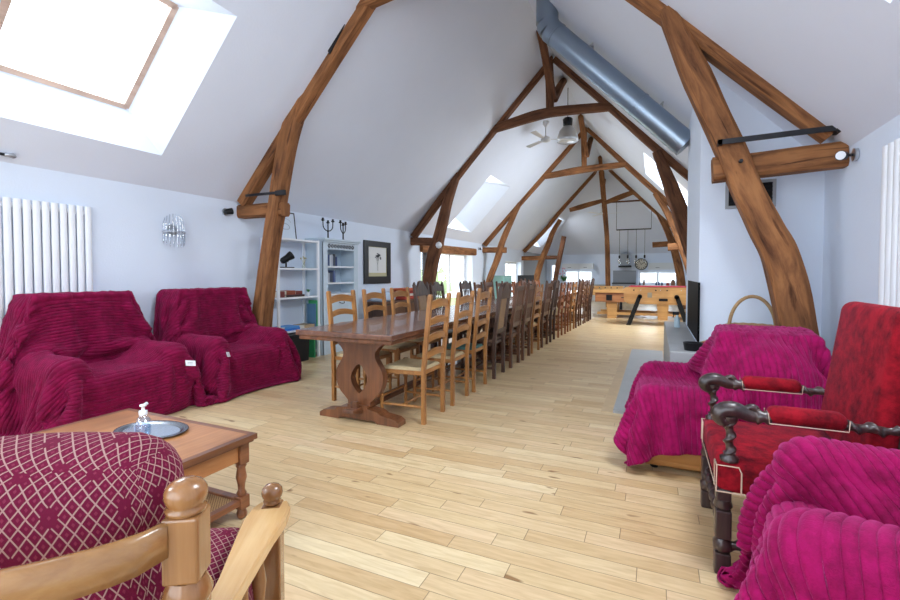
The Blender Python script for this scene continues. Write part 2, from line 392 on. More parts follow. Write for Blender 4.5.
def beam(mb, pts, wd, dp, seed=0, rough=.012, n=6, wob=True):
    """hewn beam in a plane of constant y: pts (x,y,z); wd across (in plane), dp along y; may be lists"""
    c = spline(pts, n) if len(pts) > 2 else [Vector(pts[0]).lerp(Vector(pts[1]), i/10) for i in range(11)]
    m = len(c); L_ = 0
    W = wd if isinstance(wd, (list, tuple)) else [wd]*len(pts)
    D = dp if isinstance(dp, (list, tuple)) else [dp]*len(pts)
    prof = [(-1, -.72), (-.72, -1), (0, -1), (.72, -1), (1, -.72), (1, 0), (1, .72), (.72, 1), (0, 1), (-.72, 1), (-1, .72), (-1, 0)]
    k = len(prof); vs = []; us = []
    for i, p in enumerate(c):
        t = (c[min(i+1, m-1)]-c[max(i-1, 0)]).normalized()
        yv = Vector((0, 1, 0)); yv = (yv-t*yv.dot(t)).normalized(); a = t.cross(yv)
        ww = float(np.interp(i/(m-1)*(len(W)-1), range(len(W)), W)); dd = float(np.interp(i/(m-1)*(len(D)-1), range(len(D)), D))
        if i: L_ += (c[i]-c[i-1]).length
        us.append(L_)
        for q, (u, v) in enumerate(prof):
            nz = noise.noise(Vector((seed*7.3+q*.9, L_*2.2, seed)))*rough + noise.noise(Vector((seed*3.1, L_*.9, q*.15)))*rough*1.3
            vs.append(p + a*(u*ww/2*(1+nz*6)) + yv*(v*dd/2*(1+nz*6)))
    fs = []; uv = []
    for i in range(m-1):
        for q in range(k):
            q2 = (q+1) % k; fs.append((i*k+q, i*k+q2, (i+1)*k+q2, (i+1)*k+q))
            va, vb = q/k*.8+seed, (q+1)/k*.8+seed
            uv.append([(us[i], va), (us[i], vb), (us[i+1], vb), (us[i+1], va)])
    mb.add(vs, fs, uv, smooth=False)
    mb.add(vs[:k], [list(range(k))[::-1]], [[(.02*prof[q][0], .05*prof[q][1]) for q in range(k)][::-1]])
    mb.add(vs[-k:], [list(range(k))], [[(.02*prof[q][0], .05*prof[q][1]) for q in range(k)]])
    return mb
# ------------------------------------------------------------------ shell
def rz_(x): return ZR - SL*abs(x-XR)
struct('floor', MB().box(-6.2, WR+.1, YB, YF+.1, -.1, 0), m_floor)
def roof(side, holes):
    mb = MB(); n = nL if side == 'l' else nR
    xe = WL-.12 if side == 'l' else WR+.12
    xs = sorted({xe, XR} | {h[k] for h in holes for k in (0, 1)}); ys = sorted({YB-.1, YF+.3} | {h[k] for h in holes for k in (2, 3)})
    for i in range(len(xs)-1):
        for j in range(len(ys)-1):
            cx, cy = (xs[i]+xs[i+1])/2, (ys[j]+ys[j+1])/2
            if any(h[0] < cx < h[1] and h[2] < cy < h[3] for h in holes): continue
            q = [(xs[i], ys[j]), (xs[i+1], ys[j]), (xs[i+1], ys[j+1]), (xs[i], ys[j+1])]
            mb.add([(x, y, rz_(x)) for x, y in q], [(0, 1, 2, 3)])
    o = struct('ceiling', mb, m_ceil)
    for h in holes:
        x0, x1, y0, y1, gx0, gx1, gy0, gy1, dep = h
        a = [Vector((x, y, rz_(x))) for x, y in ((x0, y0), (x1, y0), (x1, y1), (x0, y1))]
        b = [Vector((x, y, rz_(x))) + n*dep for x, y in ((gx0, gy0), (gx1, gy0), (gx1, gy1), (gx0, gy1))]
        wl = MB(); 
        for i in range(4): wl.add([a[i], a[(i+1) % 4], b[(i+1) % 4], b[i]], [(0, 1, 2, 3)])
        w_ = wl.build('skylight_reveal', m_wall); w_['kind'] = 'structure'
        # sash frame
        fr = MB(); cen = sum(b, Vector())/4
        for i in range(4):
            p, q = b[i], b[(i+1) % 4]; d = (q-p).normalized(); inn = (cen-(p+q)/2); inn -= d*inn.dot(d); inn.normalize()
            v = [p-inn*.03, q-inn*.03, q+inn*.035, p+inn*.035]
            v = [k - n*.02 for k in v] + [k + n*.05 for k in v]
            fr.add(v, [(0, 1, 2, 3), (4, 5, 6, 7), (0, 1, 5, 4), (2, 3, 7, 6), (1, 2, 6, 5), (0, 3, 7, 4)])
        global WN
        f = fr.build('window_%d' % WN, m_sash); f['kind'] = 'structure'; WN += 1
        g = MB().add([k+n*.03 for k in b], [(0, 1, 2, 3)]).build('pane', m_glass, f)
WN = 1
m_sash = wood('varnished_pine_sash', srgb(226, 204, 190), srgb(208, 180, 164), scale=4, axis=1, rough=.4)
roof('l', [(-4.67, -3.56, 1.46, 3.10, -4.50, -3.74, 1.75, 2.80, .33),
           (-4.67, -3.56, -1.9, -.3, -4.56, -3.76, -1.7, -.6, .33),
           (-4.73, -3.60, 10.35, 11.95, -4.62, -3.80, 10.35, 11.05, .33),
           (-4.70, -3.62, 19.0, 20.35, -4.6, -3.8, 19.0, 19.9, .33)])
roof('r', [(-.1, .98, 1.1, 2.8, 0.02, .82, 1.4, 2.55, .33),
           (-.25, 1.02, 10.4, 12.7, -.1, .86, 10.7, 12.5, .33)])
struct('ceiling', MB().add([(WL, YF, ZE), (WR, YF, ZE), (XR, 17.5, ZR)], [(0, 1, 2)]), m_ceil)
# left wall with its openings, recesses 0.3 m deep
lw = MB()
op = [(9.35, 12.6, 0, 1.86), (15.85, 18.0, 0, 1.72)]
yy = YB
for (a, b, z0, z1) in op:
    lw.box(WL-.3, WL, yy, a, 0, ZE+.02); lw.box(WL-.3, WL, a, b, z1, ZE+.02); yy = b
lw.box(WL-.3, WL, yy, 18.35, 0, ZE+.02)
struct('wall_left', lw, m_wall)
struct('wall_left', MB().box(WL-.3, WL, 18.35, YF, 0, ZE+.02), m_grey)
struct('wall_right', MB().box(WR, WR+.2, YB, YF, 0, ZE+.02), m_wall)
# far wall: low window band left and right, tall glazed opening at the far left corner
fw = MB()
cols = [(WL, -4.72, []), (-4.72, -4.36, [(0.35, 1.72)]), (-4.36, -4.05, []), (-4.05, -2.72, [(.78, 1.43)]), (-2.72, -.70, []), (-.70, .93, [(.78, 1.37)]), (.93, WR, [])]
for x0, x1, hs in cols:
    z = 0
    for a, b in hs: fw.box(x0, x1, YF, YF+.2, z, a); z = b
    fw.box(x0, x1, YF, YF+.2, z, ZE+.02)
struct('wall_back', fw, m_wall)
# unseen gable wall behind the camera, its large window added to let in fill
bw = MB(); bw.box(-4.5, .84, YB-.2, YB, 0, .45); bw.box(WL-.1, -4.5, YB-.2, YB, 0, 2.5); bw.box(.84, WR+.1, YB-.2, YB, 0, 2.5)
bw.prism([(-3.7, 3.55), (XR, ZR), (.04, 3.55)], 'y', YB-.2, YB)
bw.prism([(-4.5, 2.5), (-4.5, 2.62), (-3.7, 3.5), (-3.7, 2.5)], 'y', YB-.2, YB); bw.prism([(.84, 2.5), (.84, 2.62), (.04, 3.5), (.04, 2.5)], 'y', YB-.2, YB)
struct('wall_front', bw, m_wall)
def window_y(y, x0, x1, z0, z1, nm, t=.05, d=.06):
    global WN
    fr = MB(); fr.box(x0, x1, y, y+d, z0, z0+t); fr.box(x0, x1, y, y+d, z1-t, z1)
    for i in range(nm+1):
        x = x0+(x1-x0-t)*i/nm; fr.box(x, x+t, y, y+d, z0+t, z1-t)
    f = fr.build('window_%d' % WN, m_white); f['kind'] = 'structure'; WN += 1
    for i in range(nm):
        a = x0+(x1-x0-t)*i/nm+t; b = x0+(x1-x0-t)*(i+1)/nm
        MB().box(a, b, y+d*.4, y+d*.6, z0+t, z1-t).build('pane', m_glass, f)
def window_x(x, y0, y1, z0, z1, nm, t=.06, d=.06):
    global WN
    fr = MB(); fr.box(x, x+d, y0, y1, z0, z0+t); fr.box(x, x+d, y0, y1, z1-t, z1)
    for i in range(nm+1):
        y = y0+(y1-y0-t)*i/nm; fr.box(x, x+d, y, y+t, z0+t, z1-t)
    f = fr.build('window_%d' % WN, m_white); f['kind'] = 'structure'; WN += 1
    for i in range(nm):
        a = y0+(y1-y0-t)*i/nm+t; b = y0+(y1-y0-t)*(i+1)/nm
        MB().box(x+d*.4, x+d*.6, a, b, z0+t, z1-t).build('pane', m_glass, f)
window_y(YB-.15, -4.5, .84, .45, 2.5, 4)  # unseen glazing of the added gable window
window_y(YB-.15, -3.7, .04, 2.5, 3.55, 3)
window_x(-5.25, 9.35, 12.6, 0, 1.86, 3, t=.09)
window_x(-5.2, 15.85, 18.0, 0, 1.72, 2, t=.09)
window_y(YF+.08, -4.05, -2.72, .78, 1.43, 2, t=.08)
window_y(YF+.08, -.70, .93, .78, 1.37, 2, t=.08)
window_y(YF+.08, -4.72, -4.36, .35, 1.72, 1, t=.05)
# lawn and hedge outside the french windows
lawn = MB().box(-16, -6.3, 4, 24, -.3, -.12).build('lawn', plain('lawn_green', srgb(196, 210, 150), .9, var=.3, vscale=4)); lawn['kind'] = 'structure'
hb = MB(); rr = random.Random(3)
for i in range(26):
    hb.lathe([(.02, -.1), (.5+rr.random()*.25, .2), (.62+rr.random()*.2, .7), (.3, 1.2+rr.random()*.3), (.02, 1.45+rr.random()*.3)], -12.5+rr.random()*.8, 6+i*.75, 9)
tag(hb.build('hedge', plain('hedge_green', srgb(196, 212, 160), .9, var=.2, vscale=9)), 'pale green garden hedge beyond the french windows', 'hedge')
# oak lintel over the opening in the left wall
lin = MB(); beam(lin, [(WL-.02, 9.3, 1.86), (WL-.02, 12.75, 1.9)], .2, .2, 11, .003)
tag(lin.build('lintel_beam', m_beam), 'squared oak lintel beam over the wide french window in the left wall', 'beam')

# ------------------------------------------------------------------ roof trusses
def truss(y, seed, mat, postL, rafL, brL, col, king, postR, rafR, brR, label, strapR=None, braces=True, wp=(.21, .24, .22, .15), lowking=False):
    t = thing('roof_truss', label, 'roof truss', (XR, y, 0), 0, 'oak roof trusses')
    def pl(pts, dy=0): return [(p[0]-XR, dy, p[1]) for p in pts]
    def mk(name, pts, w_, d_, s_, dy=0, rough=.012, mm=None):
        b = MB(); beam(b, pl(pts, dy), w_, d_, seed*10+s_, rough); return b.build(name, mm or mat, t)
    wl_ = list(wp)
    mk('post', postL, [.84*q for q in wl_], .2, 1, 0, .016); mk('post', postR, wl_, .2, 2, 0, .016)
    mk('rafter', rafL, .135, .16, 3, .005, .006); mk('rafter', rafR, .16, .17, 4, .005, .006)
    if brL: mk('bracket', brL, .17, .16, 5, .03, .008)
    if brR: mk('bracket', brR, .19, .16, 6, .03, .008)
    for i, c_ in enumerate(col): mk('collar_beam', c_, [.14, .19, .17, .13], .14, 7+i, -.02, .012)
    mk('king_post', king, [.16, .13] if not lowking else [.2, .17, .17], .15, 9, .0, .01)
    if braces:      # wind braces rise along the ridge, towards and away from the camera
        for d_ in (-1, 1):
            b = MB(); beam(b, [(0, d_*.04, 4.62), (0, d_*.62, 5.06), (0, d_*1.12, 5.40)], [.15, .13, .12], .12, seed*10+14+d_, .01); b.build('brace', mat, t)
    return t, pl
PL1 = [(-4.70, 0), (-4.59, .66), (-4.43, 1.55), (-4.29, 2.17), (-4.14, 2.77), (-3.94, 3.3), (-3.70, 3.62)]
PR1 = [(1.12, 0), (1.0, .85), (.89, 1.36), (.79, 1.60), (.67, 1.90), (.53, 2.28), (.25, 2.97), (.06, 3.45)]
RL = [(-4.88, 2.16), (-3.72, 3.42), (-3.1, 4.08), (XR-.05, 5.38)]
RR = [(1.20, 2.30), (.17, 3.34), (-.7, 4.22), (XR+.05, 5.38)]
t1, p1 = truss(4.31, 1, m_beam, PL1, RL, [(-4.97, 2.06), (-4.2, 2.05)], [[(-3.22, 4.22), (-2.3, 4.34), (-1.3, 4.34), (-.55, 4.2)]], [(XR, 5.35), (XR, 4.3)],
      PR1, RR, [(.42, 2.10), (.85, 2.12), (1.285, 2.14)], 'nearest roof truss with curved oak posts on either side of the seating area', wp=(.23, .23, .22, .2, .2, .2, .12))
b = MB(); b.prism([(.44-XR, 2.265), (1.27-XR, 2.285), (1.27-XR, 2.325), (.44-XR, 2.305)], 'y', -.150, -.135); b.box(.44-XR, .47-XR, -.15, .1, 2.265, 2.305); b.box(1.18-XR, 1.275-XR, -.16, -.06, 2.27, 2.34)
b.build('iron_strap', m_iron, t1)
b = MB(); b.box(-4.72-XR, -4.1-XR, -.115, -.10, 2.22, 2.25); b.box(-4.22-XR, -4.07-XR, -.118, -.09, 2.2, 2.26)
b.build('iron_strap', m_iron, t1)
b = MB(); b.prism([(-3.42-XR, 3.78), (-3.40-XR, 3.74), (-3.17-XR, 4.05), (-3.2-XR, 4.08)], 'y', -.1, -.085); b.build('iron_strap', m_iron, t1)
b = MB(); b.tube([(.6-XR, -.135, 2.13), (.6-XR, -.09, 2.13)], .014, 8); b.build('peg', m_iron, t1)
t2, _ = truss(8.9, 2, m_beam2, [(-4.72, 0), (-4.5, 1.11), (-4.42, 1.55), (-4.29, 1.98), (-4.16, 2.41), (-4.05, 2.83), (-3.83, 3.38)], [(-4.9, 2.07), (-3.85, 3.3), (-3.11, 4.1), (XR-.05, 5.38)],
      [(-4.97, 1.97), (-4.2, 1.94)], [[(-3.12, 4.17), (-2.22, 4.33), (-1.7, 4.36), (-.72, 4.30)]], [(-1.93, 5.43), (-1.9, 4.9), (-1.89, 4.35)],
      [(.98, 0), (.85, .9), (.62, 1.6), (.45, 2.1), (.25, 2.72), (.0, 3.4)], [(1.2, 2.28), (.05, 3.43), (-.76, 4.3), (XR+.05, 5.38)], [(.35, 2.05), (1.285, 2.1)],
      'second roof truss, dark oak, standing beside the french window', wp=(.26, .3, .3, .26, .24, .14))
t3, _ = truss(13.5, 3, m_beam, [(-4.9, 0), (-4.77, .9), (-4.48, 1.68), (-4.29, 2.29), (-4.02, 2.89), (-3.76, 3.4)], [(-4.9, 2.15), (-3.76, 3.38), (-2.57, 4.62), (XR-.05, 5.38)],
      [(-4.97, 2.0), (-4.2, 1.98)], [[(-3.02, 4.12), (-1.91, 4.22), (-.76, 4.26)]], [(-1.9, 5.4), (-1.88, 4.25)],
      [(1.0, 0), (.86, 1.2), (.66, 1.9), (.3, 2.82), (-.03, 3.42)], [(1.2, 2.28), (-.03, 3.5), (-1, 4.52), (XR+.05, 5.38)], [(.3, 1.96), (1.285, 2.02)],
      'third roof truss from the camera, reddish oak', wp=(.18, .2, .2, .16, .12))
t4, _ = truss(18.1, 4, m_beam, [(-4.6, 0), (-4.4, .8), (-4.16, 1.72), (-3.89, 2.39), (-3.70, 2.9), (-3.42, 3.38)], [(-4.86, 2.15), (-4.0, 3.0), (-3.43, 3.68), (XR-.05, 5.38)],
      [(-4.97, 1.88), (-4.1, 1.88)], [[(-3.05, 3.72), (-1.8, 4.02)], [(-1.75, 3.92), (-.5, 4.33)]], [(-1.91, 5.4), (-1.8, 4.1), (-1.66, 2.4), (-1.6, 0)],
      [(.95, 0), (.78, 1.4), (.4, 2.75), (-.27, 4.15)], [(1.2, 2.28), (.1, 3.4), (-1, 4.52), (XR+.05, 5.38)], [(-.1, 1.95+.35), (1.285, 2.35)],
      'farthest roof truss, whose centre post runs down to the kitchen floor', wp=(.22, .26, .24, .2, .16), lowking=True)
hp = thing('corner_post', 'short leaning oak post in the far left corner by the kitchen', 'post', (-4.3, 21.0, 0))
b = MB(); beam(b, [(0, 0, 0), (.1, 0, .74), (.28, 0, 1.79), (.52, 0, 2.95)], .2, .2, 77); b.build('post', m_beam2, hp)
b = MB(); beam(b, [(-.63, 0, 2.0), (.22, 0, 2.0)], .16, .15, 78); b.build('bracket', m_beam2, hp)
b = MB(); beam(b, [(-1.75, 18.9, 4.05), (-.15, 18.9, 4.05)], .06, .06, 5, .003)
tag(b.build('tie_rail', m_beam2), 'thin dark wooden rail across the far hip behind the last truss', 'rail')

# ------------------------------------------------------------------ chimney breast, hearth, flue
ch = MB(); zt = lambda x: rz_(x)+.02
ch.prism([(.37, 0), (WR+.02, 0), (WR+.02, zt(WR)), (.37, zt(.37))], 'y', 4.8, 6.62)
struct('chimney_wall', ch, m_wall)
struct('hearth', MB().box(.12, .37, 4.25, 6.9, 0, .6, .012).box(.37, WR, 4.25, 4.8, 0, .6, .012).box(.37, .6, 6.45, 6.9, 0, .6), m_stone)
struct("trim_2", MB().box(-.33, .12, 4.3, 7.95, 0, .025), m_stone)
fs = MB().box(-.435, -.335, 4.3, 8.05, 0, .003)
struct('trim_1', fs, plain('floor_border_strip', srgb(202, 174, 134), .35, var=.15, vscale=9))
st = thing('fireplace_insert', 'black glass fireplace insert in the side of the white chimney', 'fireplace', (.37, 5.46, .6))
MB().ring([(-.70, .02), (.76, .02), (.76, .57), (-.70, .57)], [(-.66, .06), (.72, .06), (.72, .53), (-.66, .53)], 'x', -.006, 0.01).build('frame', m_black_gl, st)
MB().box(-.006, -.001, -.66, .72, .06, .53).build('glass_door', m_black_gl, st)
vt = thing('air_vent', 'dark louvred air vent high on the chimney breast behind the beam', 'vent', (.76, 4.8, 1.955))
MB().ring([(-.19, -.12), (.19, -.12), (.19, .12), (-.19, .12)], [(-.165, -.095), (.165, -.095), (.165, .095), (-.165, .095)], 'y', -.02, 0).build('frame', plain('vent_grey', srgb(150, 155, 160), .5), vt)
b = MB(); b.box(-.165, .165, -.006, 0, -.095, .095)
for i in range(6):
    z = -.08+i*.032; b.add([(-.165, -.018, z), (.165, -.018, z), (.165, -.006, z+.022), (-.165, -.006, z+.022)], [(0, 1, 2, 3)])
b.build('louvre', m_black, vt)
# flue pipe following the right roof slope, then turning straight up through it
FY = 6.42; FR = .153
du = thing('flue_pipe', 'large galvanised flue pipe running along the roof slope into the chimney', 'pipe', (.36, FY, 2.6))
ux = Vector((-1, 0, SL)).normalized()
def onr(x, off): return Vector((x, FY, rz_(x))) - nR*off
base = Vector(du.location)
A = onr(.50, .23); Bp = onr(-1.13, .23)
b = MB(); b.tube([A-base, Bp-base], FR, 32, up=(0, 1, 0)); b.build('pipe_run', m_zinc, du)
e1 = Bp+ux*.10; e2 = e1+Vector((-.045, 0, .10)); e3 = Vector((e2.x, FY, rz_(e2.x)+.3))
b = MB(); b.tube([Bp-base, e1-base], FR+.003, 32, up=(0, 1, 0)); b.tube([e1-base, e2-base], FR+.002, 32, up=(0, 1, 0)); b.tube([e2-base, e3-base], FR, 32, up=(0, 1, 0)); b.build('elbow', m_zinc, du)
for f_ in (.34, .99):
    p = A.lerp(Bp, f_); d = (Bp-A).normalized()
    b = MB(); b.tube([p-base-d*.012, p-base+d*.012], FR+.008, 32, up=(0, 1, 0)); b.build('joint_ring', m_zinc, du)
for f_ in (.26, .80):
    p = A.lerp(Bp, f_); b = MB(); b.tube([p+nR*.14-base+Vector((0, .06, 0)), p+nR*.225-base+Vector((0, .06, 0))], .01, 6); b.build('bracket', m_chrome, du)
    b = MB(); b.box(-.03, .03, .15, .20, -.02, .035, M=T(*(p-base+nR*.18))); b.build('bracket', m_chrome, du)
lr = thing('batten', 'slim white batten fixed to the roof slope beside the flue pipe', 'batten', (-.3, 6.80, 3.8))
b = MB(); o_ = Vector((-.3, 6.80, 3.8)); pA = Vector((.33, 6.80, rz_(.33)))-nR*.025-o_; pB = Vector((-.93, 6.80, rz_(-.93)))-nR*.025-o_
b.tube([pA, pB], .032, 4, up=(0, 1, 0)); b.build('rail', plain('cream_batten', srgb(222, 220, 210), .6), lr)
# ------------------------------------------------------------------ armchairs under plush throws
# local frame of an armchair: faces +x, width along y, origin at the middle of its base
def rbox(p, c, h, r):
    q = np.abs(p-np.array(c))-(np.array(h)-r)
    return np.linalg.norm(np.maximum(q, 0), axis=-1)+np.minimum(q.max(axis=-1), 0)-r
def smin(a, b, k):
    h = np.clip(.5+.5*(b-a)/k, 0, 1); return b*(1-h)+a*h-k*h*(1-h)
def armchair_boxes(Wd, Dp, arm, seat, back, aw=.2, tilt=.04, bw=None, br=.10, bt=.125):
    """(centre, half size, radius, tilt) for base, seat cushion, arms, back"""
    y = Wd/2-aw/2
    return dict(
        base=((0.02, 0, seat*.45), (Dp/2-.03, Wd/2-.02, seat*.38), .04, 0),
        seat=((.10, 0, seat-.07), (Dp/2-.10, Wd/2-aw+.01, .08), .06, 0),
        arm_l=((.02, y, arm/2+.02), (Dp/2-.03, aw/2, arm/2-.02), .085, 0),
        arm_r=((.02, -y, arm/2+.02), (Dp/2-.03, aw/2, arm/2-.02), .085, 0),
        back=((-Dp/2+.025+bt, 0, back/2+.05), (bt, bw or Wd/2-.05, back/2-.05), br, tilt))
DOME = [0, 0, 0]     # centre, fall on the +y side, fall on the -y side of a rounded back
def dome(y):
    e = y-DOME[0]; return np.where(e > 0, DOME[1], DOME[2])*e*e
def chair_sdf(p, B):
    d = None
    for k, (c, h, r, t) in B.items():
        q = p
        if t:
            q = p.copy(); q[..., 0] = p[..., 0] + (p[..., 2]-.4)*t
            q[..., 2] = p[..., 2] + dome(p[..., 1])
        e = rbox(q, c, h, r); d = e if d is None else smin(d, e, .05)
    return d
def drape(B, Wd, Dp, seat, arm, back, ulen, vlen, u0, v0, seed, steps=420, h=.04, xmin=None, rot=0, tuck=.0):
    """position-based cloth over the chair: a real sheet ulen x vlen lying from the front hem up the seat and over the back"""
    rs = np.random.RandomState(seed)
    nu, nv = int(ulen/h)+1, int(vlen/h)+1
    u = (np.arange(nu)*h)[:, None]*np.ones((1, nv)); v = ((np.arange(nv)-(nv-1)/2)*h)[None, :]*np.ones((nu, 1))+v0
    v = v + rot*(u-ulen/2)
    # centre profile (arc length): front hem at x=Dp/2, up, back along the seat, up the back, over, down
    tilt = B['back'][3]; xf, xb = Dp/2+.03, -Dp/2+.06+2*B['back'][1][0]
    P = [(xf+.02, seat+.03-u0), (xf, seat+.03), (xb, seat+.03), (xb-tilt*(back-seat)+.0, back+.035), (-Dp/2-tilt*(back-.4)-.03, back+.035), (-Dp/2-tilt*(back-.4)-.05, -1.0)]
    s = [0]
    for a, b in zip(P[:-1], P[1:]): s.append(s[-1]+math.hypot(a[0]-b[0], a[1]-b[1]))
    X = np.interp(u, s, [a[0] for a in P]); Z = np.interp(u, s, [a[1] for a in P])
    p = np.stack([X, v, Z], -1); p += rs.randn(*p.shape)*.004
    armz = arm+.05
    bwid = B['back'][1][1]
    # across the chair: flat in the seat, up the inner side of each arm, over it and down outside
    av = np.abs(v); sg = np.sign(v); yi = Wd/2-.235; yo = Wd/2+.03
    ins = (X > xb-.12) & (X < xf+.01) & (Z < armz)
    hh = np.clip(armz-Z, 0, 1)
    y1 = np.where(av < yi, av, np.where(av < yi+hh, yi+.2*(av-yi)/np.maximum(hh, .01)*.1, np.minimum(av-hh, yo)))
    z1 = np.where(av < yi, Z, np.where(av < yi+hh, Z+(av-yi), armz-np.maximum(0, av-hh-yo)))
    # rows on the back or the front face: straight across, then down
    lim = np.where(Z > armz, bwid+.03, yo)
    y2 = np.minimum(av, lim); z2 = Z-np.maximum(0, av-lim)
    frontrow = X >= xf
    p[..., 1] = np.where(ins & ~frontrow, y1, y2)*sg; p[..., 2] = np.where(ins & ~frontrow, z1, z2)
    p += rs.randn(*p.shape)*.003
    # fold noise: makes the hanging parts buckle
    p[..., 2] = np.maximum(p[..., 2], .03)
    prev = p.copy()
    def rel(sa, sb, L_, k):
        a = p[sa]; b = p[sb]; d = b-a; l = np.linalg.norm(d, axis=-1, keepdims=True)+1e-9
        c = d*((l-L_)/l*.5*k); p[sa] += c; p[sb] -= c
    S = slice
    cons = []
    for par in (0, 1):
        cons.append(((S(par, nu-1, 2), S(None)), (S(par+1, nu, 2), S(None)), h, 1.))
        cons.append(((S(None), S(par, nv-1, 2)), (S(None), S(par+1, nv, 2)), h, 1.))
    for par in (0, 1):
        cons.append(((S(par, nu-1, 2), S(0, nv-1)), (S(par+1, nu, 2), S(1, nv)), h*1.4142, .35))
        cons.append(((S(par, nu-1, 2), S(1, nv)), (S(par+1, nu, 2), S(0, nv-1)), h*1.4142, .35))
    for par in (0, 1, 2, 3):
        if par < 2:
            pass
    bend = []
    for off in (0, 1, 2, 3):
        bend.append(((S(off, nu-2, 4), S(None)), (S(off+2, nu, 4), S(None)), 2*h, .12))
        bend.append(((S(None), S(off, nv-2, 4)), (S(None), S(off+2, nv, 4)), 2*h, .12))
    def fit(c):
        (a0, a1), (b0, b1), L_, k = c
        n0 = min(len(range(*a0.indices(nu))), len(range(*b0.indices(nu)))); n1 = min(len(range(*a1.indices(nv))), len(range(*b1.indices(nv))))
        def cut(sl, n, N_): 
            r = list(range(*sl.indices(N_)))[:n]; return S(r[0], r[-1]+1, sl.step) if r else S(0, 0)
        return ((cut(a0, n0, nu), cut(a1, n1, nv)), (cut(b0, n0, nu), cut(b1, n1, nv)), L_, k)
    cons = [fit(c) for c in cons]; bend = [fit(c) for c in bend]
    pin = np.zeros((nu, nv), bool); sarr = u
    pin |= (sarr > s[3]-.02) & (sarr < s[4]+.3) & (np.abs(v) < bwid-(.03 if B['back'][1][0] < .15 else .33))
    tuckp = (np.abs(sarr-s[2]) < h*.6) & (np.abs(v) < yi-.06)
    pin |= tuckp
    th = .02; eps = 1e-3; p0 = p.copy(); p0[..., 1] *= .985
    p0[..., 2] = np.where(tuckp, p0[..., 2], p0[..., 2]-dome(p0[..., 1]))
    E3 = np.eye(3)*eps
    for it in range(steps):
        g = .0011
        vel = (p-prev)*(.97 if it > 30 else .5); vel = np.clip(vel, -.02, .02)
        prev = p.copy(); p += vel; p[..., 2] -= g
        for q in range(7):
            for c in cons: rel(c[0], c[1], c[2], c[3])
            if q % 3 == 0:
                for c in bend: rel(c[0], c[1], c[2], c[3])
        d = chair_sdf(p, B)
        m = d < th
        if m.any():
            pm = p[m]; dm = d[m]
            gr = np.stack([chair_sdf(pm+E3[k], B)-dm for k in range(3)], -1)/eps
            gr /= np.linalg.norm(gr, axis=-1, keepdims=True)+1e-9
            p[m] = pm+gr*(th-dm)[:, None]
            mu = .3 if it < steps*.5 else .7
            tv = p[m]-prev[m]; tn = (tv*gr).sum(-1, keepdims=True)*gr; tt = tv-tn
            p[m] -= tt*mu
        p[pin] = p0[pin]
        if xmin is not None: p[..., 0] = np.maximum(p[..., 0], xmin)
        fl = p[..., 2] < .012
        p[..., 2] = np.maximum(p[..., 2], .012)
        if fl.any(): pf = p[fl]; pf[:, :2] = prev[fl][:, :2]*.5+pf[:, :2]*.5; p[fl] = pf
    return p
def upsample(a, n, axis):
    """Catmull-Rom refinement of a grid by n along one axis"""
    a = np.moveaxis(a, axis, 0); N_ = a.shape[0]
    e = np.concatenate([[2*a[0]-a[1]], a, [2*a[-1]-a[-2]]])
    t = np.linspace(0, N_-1, (N_-1)*n+1); i = np.minimum(t.astype(int), N_-2); f = (t-i).reshape((-1,)+(1,)*(a.ndim-1))
    p0, p1, p2, p3 = e[i], e[i+1], e[i+2], e[i+3]
    r = .5*(2*p1+(p2-p0)*f+(2*p0-5*p1+4*p2-p3)*f*f+(3*p1-p0-3*p2+p3)*f**3)
    return np.moveaxis(r, 0, axis)
def throw_mesh(name, P, h, mat, pitch=.034, amp=.0085, nu=7, nv=2):
    q = upsample(upsample(P, nu, 0), nv, 1)
    du = np.gradient(q, axis=0); dv = np.gradient(q, axis=1)
    n = np.cross(du, dv); n /= np.linalg.norm(n, axis=-1, keepdims=True)+1e-9
    if n[..., 2].sum() < 0: n = -n
    s = np.arange(q.shape[0])*h/nu
    rib = np.abs(np.sin(np.pi*s/pitch))**.5*amp
    q = q+n*(rib[:, None, None])
    a, b = q.shape[:2]
    idx = np.arange(a*b).reshape(a, b)
    f = np.stack([idx[:-1, :-1], idx[1:, :-1], idx[1:, 1:], idx[:-1, 1:]], -1).reshape(-1, 4)
    me = bpy.data.meshes.new(name); me.from_pydata(q.reshape(-1, 3).tolist(), [], f.tolist()); me.materials.append(mat)
    me.polygons.foreach_set('use_smooth', [True]*len(f)); me.update()
    o = bpy.data.objects.new(name, me); C.objects.link(o)
    # cloth thickness
    m_ = o.modifiers.new('thickness', 'SOLIDIFY'); m_.thickness = .008; m_.offset = -1
    return o
def sdf_mesh_box(name, c, h, r, t, mat, parent):
    b = MB(); b.box(c[0]-h[0], c[0]+h[0], c[1]-h[1], c[1]+h[1], c[2]-h[2], c[2]+h[2], r)
    if t or name == 'backrest': b.v = [(x-(z-.4)*t, y, z-float(dome(np.array(y)))*(z > c[2])) for x, y, z in b.v]
    return b.build(name, mat, parent)
